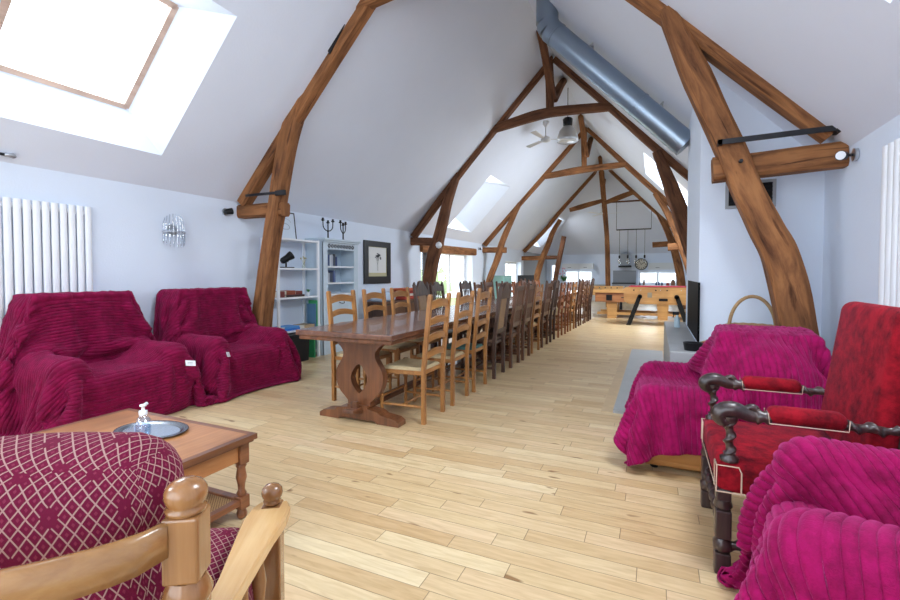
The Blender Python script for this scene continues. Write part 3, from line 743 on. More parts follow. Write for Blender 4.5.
def draped_armchair(loc, rz, Wd, Dp, arm, seat, back, label, tlabel, seed, ulen, vlen, u0, v0=0, mat=None, rot=0, wallgap=None, h=.04, aw=.2, pitch=.034, steps=420, tilt=.04, bw=None, br=.1, nu=8, amp=.009, bt=.125):
    B = armchair_boxes(Wd, Dp, arm, seat, back, aw, tilt, bw, br, bt)
    t = thing('armchair', label, 'armchair', loc, rz, 'leather armchairs under throws')
    names = dict(base='base', seat='seat', arm_l='armrest', arm_r='armrest', back='backrest')
    for k, (c, h_, r, tl) in B.items(): sdf_mesh_box(names[k], c, h_, r, tl, m_leath, t)
    for sx in (-1, 1):
        for sy in (-1, 1):
            b = MB(); b.lathe([(.022, 0), (.03, .02), (.03, .07)], sx*(Dp/2-.1), sy*(Wd/2-.1), 12); b.build('foot', m_black, t)
    P = drape(B, Wd, Dp, seat, arm, back, ulen, vlen, u0, v0, seed, xmin=wallgap, rot=rot, h=h, steps=steps)
    o = throw_mesh('plush_throw', P, h, mat or m_throw_lit, pitch, amp, nu)
    o.location = loc; o.rotation_euler = (0, 0, rz)
    tag(o, tlabel, 'throw', 'ribbed magenta throws')
    return t, o, P
# the sheets: u runs front hem -> seat -> back; v across the chair
a1, o1, P1 = draped_armchair((-4.40, 2.34, 0), 0, 1.02, .90, .58, .42, 1.03,
    'leather armchair hidden under a throw, in front of the left wall radiator', 'magenta ribbed throw in shaded tone over the armchair in front of the left radiator',
    3, 2.15, 2.28, .40, -.10, mat=m_throw_shaded, wallgap=-.47, bw=.43, pitch=.0265, nu=10, amp=.0085)
a2, o2, P2 = draped_armchair((-4.40, 3.62, 0), 0, 1.03, .88, .58, .40, 1.03,
    'leather armchair hidden under a throw, beside the white shelf unit', 'magenta ribbed throw in shaded tone over the armchair beside the white shelf unit',
    5, 2.02, 1.98, .36, .0, mat=m_throw_shaded, wallgap=-.47, pitch=.0265, nu=10, amp=.0085)
DOME[:] = [-.12, .28, .9]
a3, o3, P3 = draped_armchair((.40, 3.63, 0), PI, 1.04, .98, .50, .40, .835,
    'tan leather armchair with its base showing under a throw, in front of the hearth', 'magenta ribbed throw in lit tone over the armchair in front of the hearth',
    8, 1.90, 1.75, .20, .0, rot=.05, bw=.52, br=.21, bt=.21, tilt=.001, pitch=.031, nu=9, amp=.012)
DOME[:] = [0, 0, 0]
a4, o4, P4 = draped_armchair((.74, 1.60, 0), PI-.22, .84, .78, .63, .44, .84,
    'armchair under a throw nearest the camera on the right', 'magenta ribbed throw in lit tone over the armchair nearest the camera on the right',
    12, 1.70, 2.3, .30, .0, h=.035, pitch=.029, nu=9, amp=.013)
# stitched care labels
def care_label(o, P, px, py, w_=.085, h_=.05):
    # nearest point of the sheet to the given direction from the room centre line, set as a small sewn patch
    fx, fy = px, py
    i = int(fx*(P.shape[0]-2)); j = int(fy*(P.shape[1]-2))
    p = Vector(P[i, j]); du = Vector(P[i+1, j]-P[i-1, j]).normalized(); dv = Vector(P[i, j+1]-P[i, j-1]).normalized(); n = du.cross(dv)
    if n.x < 0: n = -n
    b = MB(); v = []
    for a in (n*.016, n*.018):
        v += [p+a-dv*w_/2-du*h_/2, p+a+dv*w_/2-du*h_/2, p+a+dv*w_/2+du*h_/2, p+a-dv*w_/2+du*h_/2]
    b.add(v, [(0, 1, 2, 3), (4, 5, 6, 7), (0, 1, 5, 4), (1, 2, 6, 5), (2, 3, 7, 6), (3, 0, 4, 7)])
    l = b.build('care_label', m_white, o)
    b = MB()
    for k in range(2):
        c = p+n*.019+du*(-.008+.014*k)+dv*(-.005)
        b.add([c-dv*.022-du*.002, c+dv*.022-du*.002, c+dv*.022+du*.002, c-dv*.022+du*.002], [(0, 1, 2, 3)])
    b.build('printed_line', m_grey, l)

def place_label(o, P, rz, target):
    q = Matrix.Rotation(-rz, 4, 'Z') @ (Vector(target)-o.location)
    d = np.linalg.norm(P-np.array(q), axis=-1); i, j = np.unravel_index(d.argmin(), d.shape)
    i = min(max(i, 1), P.shape[0]-2); j = min(max(j, 1), P.shape[1]-2)
    care_label(o, P, i/(P.shape[0]-2)+1e-6, j/(P.shape[1]-2)+1e-6)
place_label(o1, P1, 0, (-3.90, 2.83, .42))
place_label(o2, P2, 0, (-3.90, 3.22, .44))
# ------------------------------------------------------------------ red velvet carved armchair
def twist(mb, p0, p1, r, turns=4, n=10, seg=40, M=None):
    p0, p1 = Vector(p0), Vector(p1); ax = (p1-p0).normalized(); a = ax.orthogonal().normalized(); b = ax.cross(a)
    vs = []; m = seg
    for i in range(m+1):
        t = i/m; g = t*turns*2*PI; c = p0.lerp(p1, t)+(a*math.cos(g)+b*math.sin(g))*r*.28
        for k in range(n):
            q = 2*PI*k/n; vs.append(c+(a*math.cos(q)+b*math.sin(q))*r*(.84+.12*math.cos(2*(q-g))))
    fs = [(i*n+k, i*n+(k+1) % n, (i+1)*n+(k+1) % n, (i+1)*n+k) for i in range(m) for k in range(n)]
    mb.add(vs, fs, smooth=True, M=M); return mb
m_ebony = wood('ebonised_carved_oak', srgb(70, 54, 52), srgb(38, 30, 32), scale=6, rough=.3, coat=.3)
m_trimc = plain('pale_braid', srgb(205, 180, 160), .8)
ra = thing('carved_armchair', 'high-backed red velvet armchair with dark barley-twist wooden arms', 'armchair', (.62, 2.475, 0), PI)
# local: faces +x ; front legs at x=.35, half width .295
HW = .295
for s in (-1, 1):
    y = s*HW
    b = MB(); b.box(.32, .38, y-.03, y+.03, 0, .09, .006); b.lathe([(.02, .09), (.034, .1), (.036, .13), (.022, .15)], .35, y, 14); b.box(.32, .38, y-.03, y+.03, .15, .27, .006)
    b.lathe([(.024, .27), (.036, .285), (.03, .31)], .35, y, 14); b.box(.322, .378, y-.028, y+.028, .31, .36, .006); b.build('leg', m_ebony, ra)
    b = MB(); b.box(-.24, -.185, y-.028, y+.028, 0, .5, .006); b.build('leg', m_ebony, ra)
    b = MB(); b.lathe([(.034, .475), (.036, .49), (.02, .5), (.024, .51)], .33, y, 14); twist(b, (.33, y, .505), (.33, y, .645), .021, 2.4); b.lathe([(.024, .64), (.03, .65), (.03, .662)], .33, y, 14)
    b.build('arm_support', m_ebony, ra)
    # arm: scrolled carved front, padded middle, round rear piece
    b = MB()
    sp_ = [(.215, .672), (.235, .670), (.26, .672), (.29, .682), (.32, .690), (.352, .684), (.368, .665), (.358, .645), (.335, .640), (.322, .652), (.33, .664)]
    b.tube(spline([(x, y, z) for x, z in sp_], 5), [.020+.014*min(1, i/20) if i < 30 else .034-.018*(i-30)/21 for i in range(51)], 12)
    b.tube(spline([(.232, y, .69), (.248, y, .708), (.268, y, .702), (.264, y, .69)], 5), .013, 8)
    b.lathe([(.022, 0), (.034, .01), (.022, .03), (.03, .045), (.03, .055)], n=14, M=T(.245, y, .672) @ Matrix.Rotation(-PI/2, 4, 'Y'))
    b.build('arm_scroll', m_ebony, ra)
    b = MB(); twist(b, (-.03, y, .67), (-.20, y, .67), .022, 2.5); b.build('arm_rail', m_ebony, ra)
    b = MB(); b.box(-.05, .205, y-.042, y+.042, .655, .722, .033); a_ = b.build('arm_pad', m_redv, ra)
    b = MB(); b.tube([(.205, y-.036, .70), (.202, y-.043, .66), (-.045, y-.043, .66), (-.05, y-.036, .70)], .0024, 5)
    b.tube([(.205, y+.036, .70), (.202, y+.043, .66), (-.045, y+.043, .66), (-.05, y+.036, .70)], .0024, 5); b.build('braid', m_trimc, a_)
b = MB(); b.box(-.20, .375, -HW-.03, HW+.03, .345, .475, .028)
for i, p in enumerate(b.v):
    if p[2] > .44: b.v[i] = (p[0], p[1], p[2]+.02*(1-(p[1]/.33)**2))
se = b.build('seat', m_redv, ra)
b = MB(); e = .004
for z in (.352,): b.tube([(-.19, -HW-.032, z), (.377, -HW-.032, z), (.377, HW+.032, z), (-.19, HW+.032, z)], .003, 5)
for s in (-1, 1): b.tube([(.29, s*(HW+.033), .352), (.29, s*(HW+.033), .44), (.30, s*(HW+.033), .462), (.378, s*(HW+.033), .462), (.379, s*(HW+.033), .352)], .003, 5)
b.tube([(.379, HW+.033, .462), (.379, HW-.03, .462), (.379, HW-.03, .352)], .003, 5); b.tube([(.379, -HW-.033, .462), (.379, -HW+.03, .462), (.379, -HW+.03, .352)], .003, 5)
b.build('braid', m_trimc, se)
for (p, q) in (((.35, -HW, .21), (.35, HW, .21)), ((-.21, -HW, .12), (.35, -HW, .12)), ((-.21, HW, .12), (.35, HW, .12)), ((.07, -HW, .12), (.07, HW, .12))):
    b = MB(); twist(b, p, q, .024, 7, seg=70); b.build('stretcher', m_ebony, ra)
b = MB(); b.box(-.045, .045, -HW+.0, HW-.0, .49, 1.12, .04)
b.v = [(x-.155-(z-.5)*.14+(.0), y*(1.02), z) for x, y, z in b.v]
b.build('backrest', m_redv, ra)
for s in (-1, 1):
    b = MB(); b.tube([(-.21, s*(HW-.01), .42), (-.215, s*(HW-.01), .55), (-.275, s*(HW-.01), 1.06)], .024, 8); b.build('back_post', m_ebony, ra)

# ------------------------------------------------------------------ tapestry armchair in front of the camera
tc_ = thing('tapestry_armchair', 'honey wood armchair with burgundy diamond-patterned cushions, seen from behind at lower left', 'armchair', (-.65, .46, 0), math.atan2(.85, -.53))
# local: faces +x; rear right post at (0,0), chair extends to +y ; front right post at (.51,0)
CW = .62
def ball_post(x, y, z1, name, r=.034, zbot=0):
    b = MB(); s = .026
    b.box(x-s, x+s, y-s, y+s, zbot, z1-.20, .004)
    b.lathe([(.024, z1-.28), (.033, z1-.265), (.036, z1-.25), (.03, z1-.235), (.022, z1-.225), (.03, z1-.215), (.036, z1-.20), (.03, z1-.185), (.026, z1-.175)], x, y, 20)
    b.box(x-s, x+s, y-s, y+s, z1-.175, z1-.075, .004)
    b.lathe([(.018, z1-.076), (.028, z1-.073), (.029, z1-.067), (.024, z1-.064), (.027, z1-.060), (.0305, z1-.049), (.0295, z1-.040), (.024, z1-.031), (.014, z1-.0255), (.002, z1-.024)], x, y, 24)
    return b.build(name, m_honeyz, tc_)
ball_post(0, 0, .962, 'post'); ball_post(0, CW, .962, 'post')
def front_post(y):
    b = MB(); x = .51; s = .024; z1 = .70
    b.box(x-s, x+s, y-s, y+s, .0, .11, .004); b.lathe([(.02, .11), (.03, .13), (.022, .16), (.028, .24), (.022, .34), (.03, .36)], x, y, 16); b.box(x-s, x+s, y-s, y+s, .36, .64, .004)
    b.lathe([(.014, .638), (.022, .644), (.023, .650), (.019, .654), (.025, .660), (.027, .670), (.025, .681), (.017, .690), (.002, .694)], x, y, 22)
    b.build('post', m_honeyz, tc_)
front_post(0); front_post(CW)
# bowed crest rail, seen from behind
def bow_rail(z0, z1, bowd, name, th=.030, x0=0):
    b = MB(); N_ = 26; vs = []; fs = []
    for i in range(N_+1):
        t = i/N_; y = .015+t*(CW-.03); x = x0-.012-bowd*max(0, math.sin(PI*t))**.55
        zz = .5+.5*math.cos(2*PI*t)
        for (dx, z) in ((-th/2, z0), (-th/2-.004, (z0+z1)/2), (-th/2, z1-.006), (-th/2+.008, z1), (th/2-.008, z1), (th/2, z1-.006), (th/2, z0)):
            vs.append((x+dx, y, z-.02*math.sin(PI*t)*0))
    k = 7
    for i in range(N_):
        for q in range(k): fs.append((i*k+q, i*k+(q+1) % k, (i+1)*k+(q+1) % k, (i+1)*k+q))
    b.add(vs, fs, smooth=True); b.add(vs[:k], [list(range(k))]); b.add(vs[-k:], [list(range(k))])
    return b.build(name, m_honey, tc_)
bow_rail(.832, .884, .125, 'crest_rail'); bow_rail(.50, .57, .06, 'back_rail')
def slab_uv(name, x0, x1, y0, y1, z0, z1, r, lean=0, bulge=0, top='z', par=None, amp=.0):
    """soft cushion with a UV map that runs across its faces in metres"""
    bm = bmesh.new(); bmesh.ops.create_cube(bm, size=1); bmesh.ops.subdivide_edges(bm, edges=bm.edges, cuts=15, use_grid_fill=True)
    cx, cy, cz = (x0+x1)/2, (y0+y1)/2, (z0+z1)/2; H = Vector(((x1-x0)/2, (y1-y0)/2, (z1-z0)/2))
    uvl = bm.loops.layers.uv.new('UVMap')
    flat = {}
    for v in bm.verts:
        p = Vector((v.co.x*2*H.x, v.co.y*2*H.y, v.co.z*2*H.z))
        flat[v] = p.copy()
        q = Vector([max(-(H[k]-r), min(H[k]-r, p[k])) for k in range(3)]); d = p-q
        if d.length > 1e-6: p = q+d.normalized()*min(r, d.length)
        if bulge:
            e = (1-(p.y/H.y)**2)*(1-((p.z/H.z) if top == 'x' else (p.x/H.x))**2); e = max(0, e)
            if top == 'x': p.x += bulge*e*(1 if p.x > 0 else -1)
            else: p.z += bulge*e*(1 if p.z > 0 else 0)
        nz = noise.noise(p*9+Vector((cx, cy, 3)))*amp; p += p.normalized()*nz
        v.co = Vector((cx+p.x, cy+p.y, cz+p.z)); v.co.x -= (v.co.z-z0)*lean
    bm.normal_update()
    for f in bm.faces:
        c = [flat[v] for v in f.verts]; n = (c[1]-c[0]).cross(c[2]-c[1])
        ax = max(range(3), key=lambda k: abs(n[k])); f.smooth = True
        for lp in f.loops:
            p = flat[lp.vert]
            if ax == 0: uv = (p.y, p.z)
            elif ax == 1: uv = (p.x+.5, p.z)
            else: uv = (p.y, p.x+.3) if top == 'z' else (p.y, p.z+p.x)
            lp[uvl].uv = uv
    me = bpy.data.meshes.new(name); bm.to_mesh(me); bm.free(); me.materials.append(m_tap)
    o = bpy.data.objects.new(name, me); C.objects.link(o); o.parent = par or tc_; return o
slab_uv('seat_cushion', .02, .565, .035, CW-.035, .37, .575, .06, 0, .03)
bc = slab_uv('back_cushion', .0, .17, .04, CW-.02, .54, .984, .075, .05, .02, 'x', amp=.016)
b = MB()
for s in (0, CW): pass
def arm(y):
    b = MB(); pts = [(-.005, .02), (.20, .028), (.36, .046), (.44, .054), (.50, .05), (.53, .036), (.53, -.036), (.50, -.048), (.44, -.05), (.36, -.04), (.20, -.028), (-.005, -.02)]
    vs = []; 
    for z in (.605, .612, .632, .638):
        k = .9 if z in (.605, .638) else 1
        vs += [(x if k == 1 else x*1.0-(x-.25)*.012, y+w_*k, z+.02*(1-x/.5)) for x, w_ in pts]
    n = 12; fs = [(i, (i+1) % n, (i+1) % n+n*j+n, i+n*j+n) if j == 0 else (i+n*j, (i+1) % n+n*j, (i+1) % n+n*j+n, i+n*j+n) for j in range(3) for i in range(n)]
    b.add(vs, fs); b.add(vs[:n], [list(range(n))]); b.add(vs[-n:], [list(range(n))])
    return b.build('armrest', wood('pale_honey_arm', srgb(222, 184, 130), srgb(206, 162, 104), scale=4, axis=0, rough=.22, bump=.03, coat=.5), tc_)
arm(.0); arm(CW)
for y in (0, CW):
    b = MB(); b.box(0, .5, y-.012, y+.012, .31, .37, .003); b.box(0, .5, y-.012, y+.012, .12, .15, .003); b.build('side_rail', m_honeyz, tc_)
    for x in (.14, .26, .38):
        b = MB(); b.lathe([(.01, .37), (.016, .42), (.011, .46), (.017, .52), (.011, .56), (.01, .61)], x, y, 12); b.build('spindle', m_honeyz, tc_)
b = MB(); b.box(.5, .52, 0, CW, .30, .37, .003); b.build('front_rail', m_honeyz, tc_)

# ------------------------------------------------------------------ coffee table with tray and pump bottle
ct = thing('coffee_table', 'cherry-brown wooden coffee table with turned legs and cane shelf', 'table', (-2.39, 1.24, 0))
hx, hy = .53, .47
b = MB(); b.box(-hx+.03, hx-.03, -hy+.03, hy-.03, .408, .43, .004); b.build('table_top', m_cherry, ct)
b = MB()
o_ = [(-hx, -hy), (hx, -hy), (hx, hy), (-hx, hy)]; i_ = [(-hx+.035, -hy+.035), (hx-.035, -hy+.035), (hx-.035, hy-.035), (-hx+.035, hy-.035)]
b.ring(o_, i_, 'z', .402, .4295); o2_ = [(x*.975, y*.975) for x, y in o_]; b.ring(o2_, i_, 'z', .39, .402); b.build('moulded_edge', m_cherryd, ct)
ax_, ay_ = hx-.055, hy-.055
for s in (-1, 1):
    b = MB(); b.box(-ax_, ax_, s*ay_-.012, s*ay_+.012, .30, .392, .003); b.build('apron', m_cherry, ct)
    b = MB(); b.box(s*ax_-.012, s*ax_+.012, -ay_, ay_, .30, .392, .003); b.build('apron', m_cherry, ct)
    b = MB(); b.box(-ax_, ax_, s*ay_-.02, s*ay_+.02, .075, .105, .004); b.box(s*ax_-.02, s*ax_+.02, -ay_, ay_, .075, .105, .004); b.build('shelf_rail', m_cherryd, ct)
    for t_ in (-1, 1):
        x, y = s*ax_, t_*ay_
        b = MB(); b.box(x-.028, x+.028, y-.028, y+.028, .285, .392, .004)
        b.lathe([(.02, .285), (.027, .275), (.02, .262), (.024, .235), (.027, .215), (.019, .18), (.016, .15), (.025, .132), (.018, .12)], x, y, 18)
        b.box(x-.028, x+.028, y-.028, y+.028, .055, .12, .004); b.lathe([(.012, 0), (.024, .012), (.026, .03), (.018, .055)], x, y, 16); b.build('leg', m_cherryd, ct)
def cane():
    m, N, L, bb = nt('woven_cane'); tc = N.new('ShaderNodeTexCoord'); ch_ = N.new('ShaderNodeTexChecker'); ch_.inputs['Scale'].default_value = 130
    ch_.inputs['Color1'].default_value = srgb(186, 150, 100); ch_.inputs['Color2'].default_value = srgb(120, 86, 52); L.new(tc.outputs['Object'], ch_.inputs['Vector'])
    L.new(ch_.outputs['Color'], bb.inputs['Base Color']); bb.inputs['Roughness'].default_value = .7; return m
MB().box(-ax_+.02, ax_-.02, -ay_+.02, ay_-.02, .086, .094).build('cane_panel', cane(), ct)
tr = thing('serving_tray', 'oval silver metal tray on the coffee table', 'tray', (-2.38, 1.5, .431), .1)
def oval(a, b_, z, n=48): return [(a*math.cos(2*PI*k/n), b_*math.sin(2*PI*k/n), z) for k in range(n)]
b = MB(); n = 48; L_ = [oval(.155, .095, .0), oval(.16, .1, .0), oval(.172, .112, .009), oval(.195, .135, .012), oval(.2, .14, .010), oval(.195, .135, .009)]
vs = sum(L_, []); b.add(vs, [(i+n*j, (i+1) % n+n*j, (i+1) % n+n*(j+1), i+n*(j+1)) for j in range(5) for i in range(n)], smooth=True); b.build('rim', plain('dark_silver', srgb(120, 124, 130), .25, .9), tr)
b = MB(); b.add(oval(.16, .1, .002), [list(range(n))]); b.build('plate', plain('polished_silver', srgb(205, 215, 225), .12, .9), tr)
pb = thing('pump_bottle', 'small clear hand gel pump bottle standing on the tray', 'bottle', (-2.315, 1.42, .4345), -.9)
pb.scale = (1.25, 1.25, 1.1)
b = MB(); b.box(-.034, .034, -.021, .021, 0, .085, .015); b.lathe([(.026, .08), (.02, .092), (.013, .1), (.013, .106)], 0, 0, 16); b.build('bottle', glassy('clear_plastic', (.90, .94, 1, 1), .18), pb)
b = MB(); b.box(-.03, .03, -.018, .018, .004, .06, .012); b.build('gel', glassy('gel', (.80, .88, .95, 1), .1), pb)
b = MB(); b.lathe([(.014, .104), (.015, .106), (.015, .122), (.008, .124), (.006, .126), (.006, .142), (.012, .143), (.012, .15), (.004, .152)], 0, 0, 14); b.tube([(0, 0, .146), (-.035, 0, .147), (-.04, 0, .14)], .005, 8); b.build('pump', m_white, pb)
b = MB(); b.box(-.026, .026, -.0225, -.0215, .015, .07); l = b.build('label', plain('blue_white_label', srgb(200, 214, 236), .5), pb)

# ------------------------------------------------------------------ trestle tables
def trestle(y0, y1, label, ea=.27, eb=.27):
    L_ = y1-y0; t = thing('trestle_table', label, 'table', (-2.285, y0, 0), 0, 'long oak trestle tables')
    b = MB(); b.box(-.475, .475, 0, L_, .735, .78, .008); b.build('table_top', m_table, t)
    b = MB(); b.box(-.455, .455, .02, L_-.02, .70, .737, .008); b.build('top_moulding', m_trest, t)
    for y in (ea, L_-eb):
        # vase-shaped plank with a pierced oval
        half = [(.115, .13), (.115, .165), (.15, .20), (.20, .25), (.23, .31), (.24, .37), (.23, .43), (.195, .49), (.165, .54), (.165, .59), (.20, .635), (.245, .665), (.265, .685), (.265, .70)]
        P_ = [Vector((x, 0, z)) for x, z in half]; P_ = [(p.x, p.z) for p in spline(P_, 4)]
        out = P_+[(-x, z) for x, z in P_[::-1]]
        cz = .36; inn = []
        for k in range(40):
            g = -2*PI*k/40; r_ = 1/((abs(math.cos(g))/.085)**1.45+(abs(math.sin(g))/.125)**1.45)**(1/1.45); inn.append((r_*math.cos(g), cz+r_*math.sin(g)))
        b = MB(); b.plate(out, [inn], 'y', y-.035, y+.035); b.build('trestle_plank', m_trest, t)
        b = MB(); ft = [(-.40, 0), (-.40, .035), (-.36, .06), (-.24, .075), (-.20, .10), (-.10, .115), (-.10, .14), (.10, .14), (.10, .115), (.20, .10), (.24, .075), (.36, .06), (.40, .035), (.40, 0), (.2, 0), (.17, .02), (-.17, .02), (-.2, 0)]
        b.prism(ft, 'y', y-.06, y+.06); b.build('foot', m_trest, t)
    b = MB(); b.box(-.05, .05, .12, L_-.12, .085, .125, .006)
    b.build('stretcher', m_trest, t)
    b = MB(); M_ = T(0, .13, .11) @ Matrix.Rotation(-.25, 4, 'X'); b.box(-.055, .055, -.05, .08, -.02, .012, .006, M=M_); b.box(-.03, .03, .0, .035, -.05, .06, .005, M=T(0, .16, .12)); b.build('wedge', m_walnut, t)
    return t
trestle(2.95, 6.55, 'nearest oak trestle table, with pierced vase-shaped end facing the camera', .27, .245)
trestle(6.6, 9.72, 'middle oak trestle table of the long row', .30, .27)
trestle(9.77, 13.2, 'farthest oak trestle table of the long row, nearest the kitchen', .27, .22)

# ------------------------------------------------------------------ dining chairs. local: faces +x, origin below the middle of the seat; rear posts at x=-.21
def slat_mesh(y0, y1, z, hgt, arch, xf, th=.018, n=10, wavy=False):
    vs = []; 
    for i in range(n+1):
        t = i/n; y = y0+(y1-y0)*t; a = math.sin(PI*t)
        zt_ = z+hgt*.6+arch*a; zb = z-hgt*.4+(arch*.75*a)
        x = xf - .018*a
        vs += [(x-th/2, y, zb), (x+th/2, y, zb), (x+th/2, y, zt_), (x-th/2, y, zt_)]
    fs = [(i*4+k, i*4+(k+1) % 4, i*4+4+(k+1) % 4, i*4+4+k) for i in range(n) for k in range(4)]
    return vs, fs
def ladder_chair(name, label, mw, ms, group, H=1.08, slats=4, sw=.44, rush=None):
    t = thing(name, label, 'chair', (0, 0, 0), 0, group)
    def px(z): return -.21-(0 if z < .45 else (z-.45)*.10)
    yb = sw/2-.03
    for s in (-1, 1):
        b = MB(); vs = []; zs = [0, .2, .45, .6, .8, H-.015, H]
        for z in zs:
            r = .017 if z < H-.01 else .012
            vs += [(px(z)-r, s*yb-r, z), (px(z)+r, s*yb-r, z), (px(z)+r, s*yb+r, z), (px(z)-r, s*yb+r, z)]
        b.add(vs, [(i*4+k, i*4+(k+1) % 4, i*4+4+(k+1) % 4, i*4+4+k) for i in range(len(zs)-1) for k in range(4)]); b.add(vs[:4], [(0, 1, 2, 3)]); b.add(vs[-4:], [(0, 1, 2, 3)])
        b.build('back_post', mw, t)
        b = MB(); y = s*(sw/2-.01); b.box(.185-.017, .185+.017, y-.017, y+.017, .28, .46, .003)
        b.lathe([(.012, 0), (.016, .02), (.012, .05), (.017, .09), (.013, .13), (.018, .18), (.014, .24), (.018, .28)], .185, y, 10); b.build('leg', mw, t)
    for k in range(slats):
        z = .56+(H-.56-.105)*k/(slats-1)
        v, f = slat_mesh(-yb+.012, yb-.012, z, .05+.012*(k == slats-1), .028, px(z)); b = MB(); b.add(v, f); b.build('slat', ms, t)
    b = MB(); b.prism([(-.2, -yb), (.2, -sw/2), (.2, sw/2), (-.2, yb)], 'z', .405, .44); b.build('seat_frame', ms, t)
    b = MB(); vs = [(-.19, -yb+.01, .44), (.19, -sw/2+.015, .44), (.19, sw/2-.015, .44), (-.19, yb-.01, .44), (-.17, -yb+.03, .462), (.17, -sw/2+.035, .462), (.17, sw/2-.035, .462), (-.17, yb-.03, .462), (0, 0, .450)]
    b.add(vs, [(0, 1, 5, 4), (1, 2, 6, 5), (2, 3, 7, 6), (3, 0, 4, 7), (4, 5, 8), (5, 6, 8), (6, 7, 8), (7, 4, 8)]); b.build('rush_seat', rush or m_rush, t)
    for s in (-1, 1):
        b = MB(); b.tube([(-.21, s*yb, .14), (.185, s*(sw/2-.01), .14)], .011, 8); b.build('stretcher', ms, t)
    b = MB(); b.tube([(-.01, -sw/2+.02, .14), (-.01, sw/2-.02, .14)], .011, 8); b.build('stretcher', ms, t)
    b = MB(); b.tube([(.185, -sw/2+.01, .2), (.185, sw/2-.01, .2)], .011, 8); b.build('stretcher', ms, t)
    return t
def carved_chair(name, label, mw, group, H=1.10, style='arch', sw=.46):
    t = thing(name, label, 'chair', (0, 0, 0), 0, group)
    def px(z): return -.21-(0 if z < .45 else (z-.45)*.13)
    yb = sw/2-.03
    for s in (-1, 1):
        b = MB(); vs = []; zs = [0, .2, .45, .7, H]
        for z in zs:
            r = .02; vs += [(px(z)-r, s*yb-r, z), (px(z)+r, s*yb-r, z), (px(z)+r, s*yb+r, z), (px(z)-r, s*yb+r, z)]
        b.add(vs, [(i*4+k, i*4+(k+1) % 4, i*4+4+(k+1) % 4, i*4+4+k) for i in range(len(zs)-1) for k in range(4)]); b.add(vs[:4], [(0, 1, 2, 3)]); b.add(vs[-4:], [(0, 1, 2, 3)])
        b.lathe([(.02, 0), (.022, .01), (.012, .03), (.004, .04)], px(H), s*yb, 8, M=T(0, 0, H)); b.build('back_post', mw, t)
        b = MB(); y = s*(sw/2-.02); b.box(.165, .205, y-.02, y+.02, .32, .43, .003); b.lathe([(.022, 0), (.02, .04), (.014, .06), (.022, .12), (.014, .18), (.022, .24), (.014, .3), (.02, .32)], .185, y, 10); b.box(.165, .205, y-.02, y+.02, .1, .16, .003); b.build('leg', mw, t)
    def lean(b):
        b.v = [(px(z)+x, y, z) for x, y, z in b.v]; return b
    if style == 'arch':
        b = MB(); b.prism([(-yb+.02, H-.10), (yb-.02, H-.10), (yb-.03, H-.03), (yb-.08, H-.02), (.06, H+.035), (0, H+.045), (-.06, H+.035), (-yb+.08, H-.02), (-yb+.03, H-.03)], 'x', -.013, .013); lean(b).build('crest', mw, t)
        for y in (-.09, -.03, .03, .09):
            b = MB(); b.lathe([(.008, .62), (.013, .68), (.008, .74), (.014, .82), (.008, .9), (.012, .96), (.008, H-.1)], 0, y, 8); lean(b).build('spindle', mw, t)
        b = MB(); b.box(-.011, .011, -yb, yb, .575, .625, .003); lean(b).build('back_rail', mw, t)
    elif style == 'panel':
        b = MB(); b.prism([(-yb, .95), (yb, .95), (yb, 1.0), (.10, H-.01), (.06, H+.04), (0, H+.055), (-.06, H+.04), (-.10, H-.01), (-yb, 1.0)], 'x', -.016, .016); lean(b).build('crest', mw, t)
        b = MB(); b.box(-.008, .008, -.11, .11, .58, .96, .004); lean(b).build('back_panel', plain('worn_leather', srgb(150, 116, 80), .5, var=.3, vscale=20), t)
        b = MB(); b.box(-.012, .012, -yb, yb, .53, .585, .003); lean(b).build('back_rail', mw, t)
    else:  # lattice
        for z in (.56, .78, H-.05):
            b = MB(); b.box(-.011, .011, -yb, yb, z-.025, z+.035, .003); lean(b).build('back_rail', mw, t)
        for i in range(-2, 3):
            b = MB(); b.box(-.006, .006, i*.062-.017, i*.062+.017, .56, H-.05, .003); lean(b).build('splat', mw, t)
    b = MB(); b.box(-.2, .2, -sw/2, sw/2, .395, .435, .006); b.build('seat_frame', mw, t)
    b = MB(); b.box(-.19, .2, -sw/2+.01, sw/2-.01, .432, .47, .016); b.build('seat', plain('brown_seat_leather', srgb(92, 66, 50), .5), t)
    for s in (-1, 1):
        b = MB(); b.box(-.2, .185, s*yb-.012, s*yb+.012, .11, .14, .003); b.build('stretcher', mw, t)
    b = MB(); b.box(-.01, .015, -yb, yb, .11, .14, .003); b.build('stretcher', mw, t)
    return t
GRP = 'dining chairs around the long row of tables'
m_wal2 = m_walnut
protos = {'L': ladder_chair('ladderback_chair', 'x', m_oak, m_oakh, GRP, 1.08, 4),
          'R': ladder_chair('ladderback_chair', 'x', m_oak2, m_oak2, GRP, 1.08, 4),
          'W': ladder_chair('ladderback_chair', 'x', m_walnut, m_walnut, GRP, 1.1, 5),
          'G': ladder_chair('ladderback_chair', 'x', m_oak, m_oakh, GRP, 1.10, 4, rush=plain('teal_seat', srgb(70, 110, 105), .8)),
          'P': carved_chair('carved_chair', 'x', m_dark, GRP, 1.10, 'panel'),
          'A': carved_chair('carved_chair', 'x', m_dark, GRP, 1.09, 'arch'),
          'S': carved_chair('carved_chair', 'x', m_walnut, GRP, 1.10, 'lattice')}
used = set()
DESC = {'L': 'light oak ladder-back chair', 'R': 'reddish ladder-back chair', 'W': 'dark ladder-back chair', 'G': 'light oak teal-seated chair',
        'P': 'carved dark chair with leather back', 'A': 'carved dark chair with arched crest', 'S': 'dark slat-back chair'}
ORD = ['nearest', 'second', 'third', 'fourth', 'fifth', 'sixth', 'seventh', 'eighth', 'ninth', 'tenth', 'eleventh', 'twelfth', 'thirteenth', 'fourteenth', 'fifteenth', 'sixteenth']
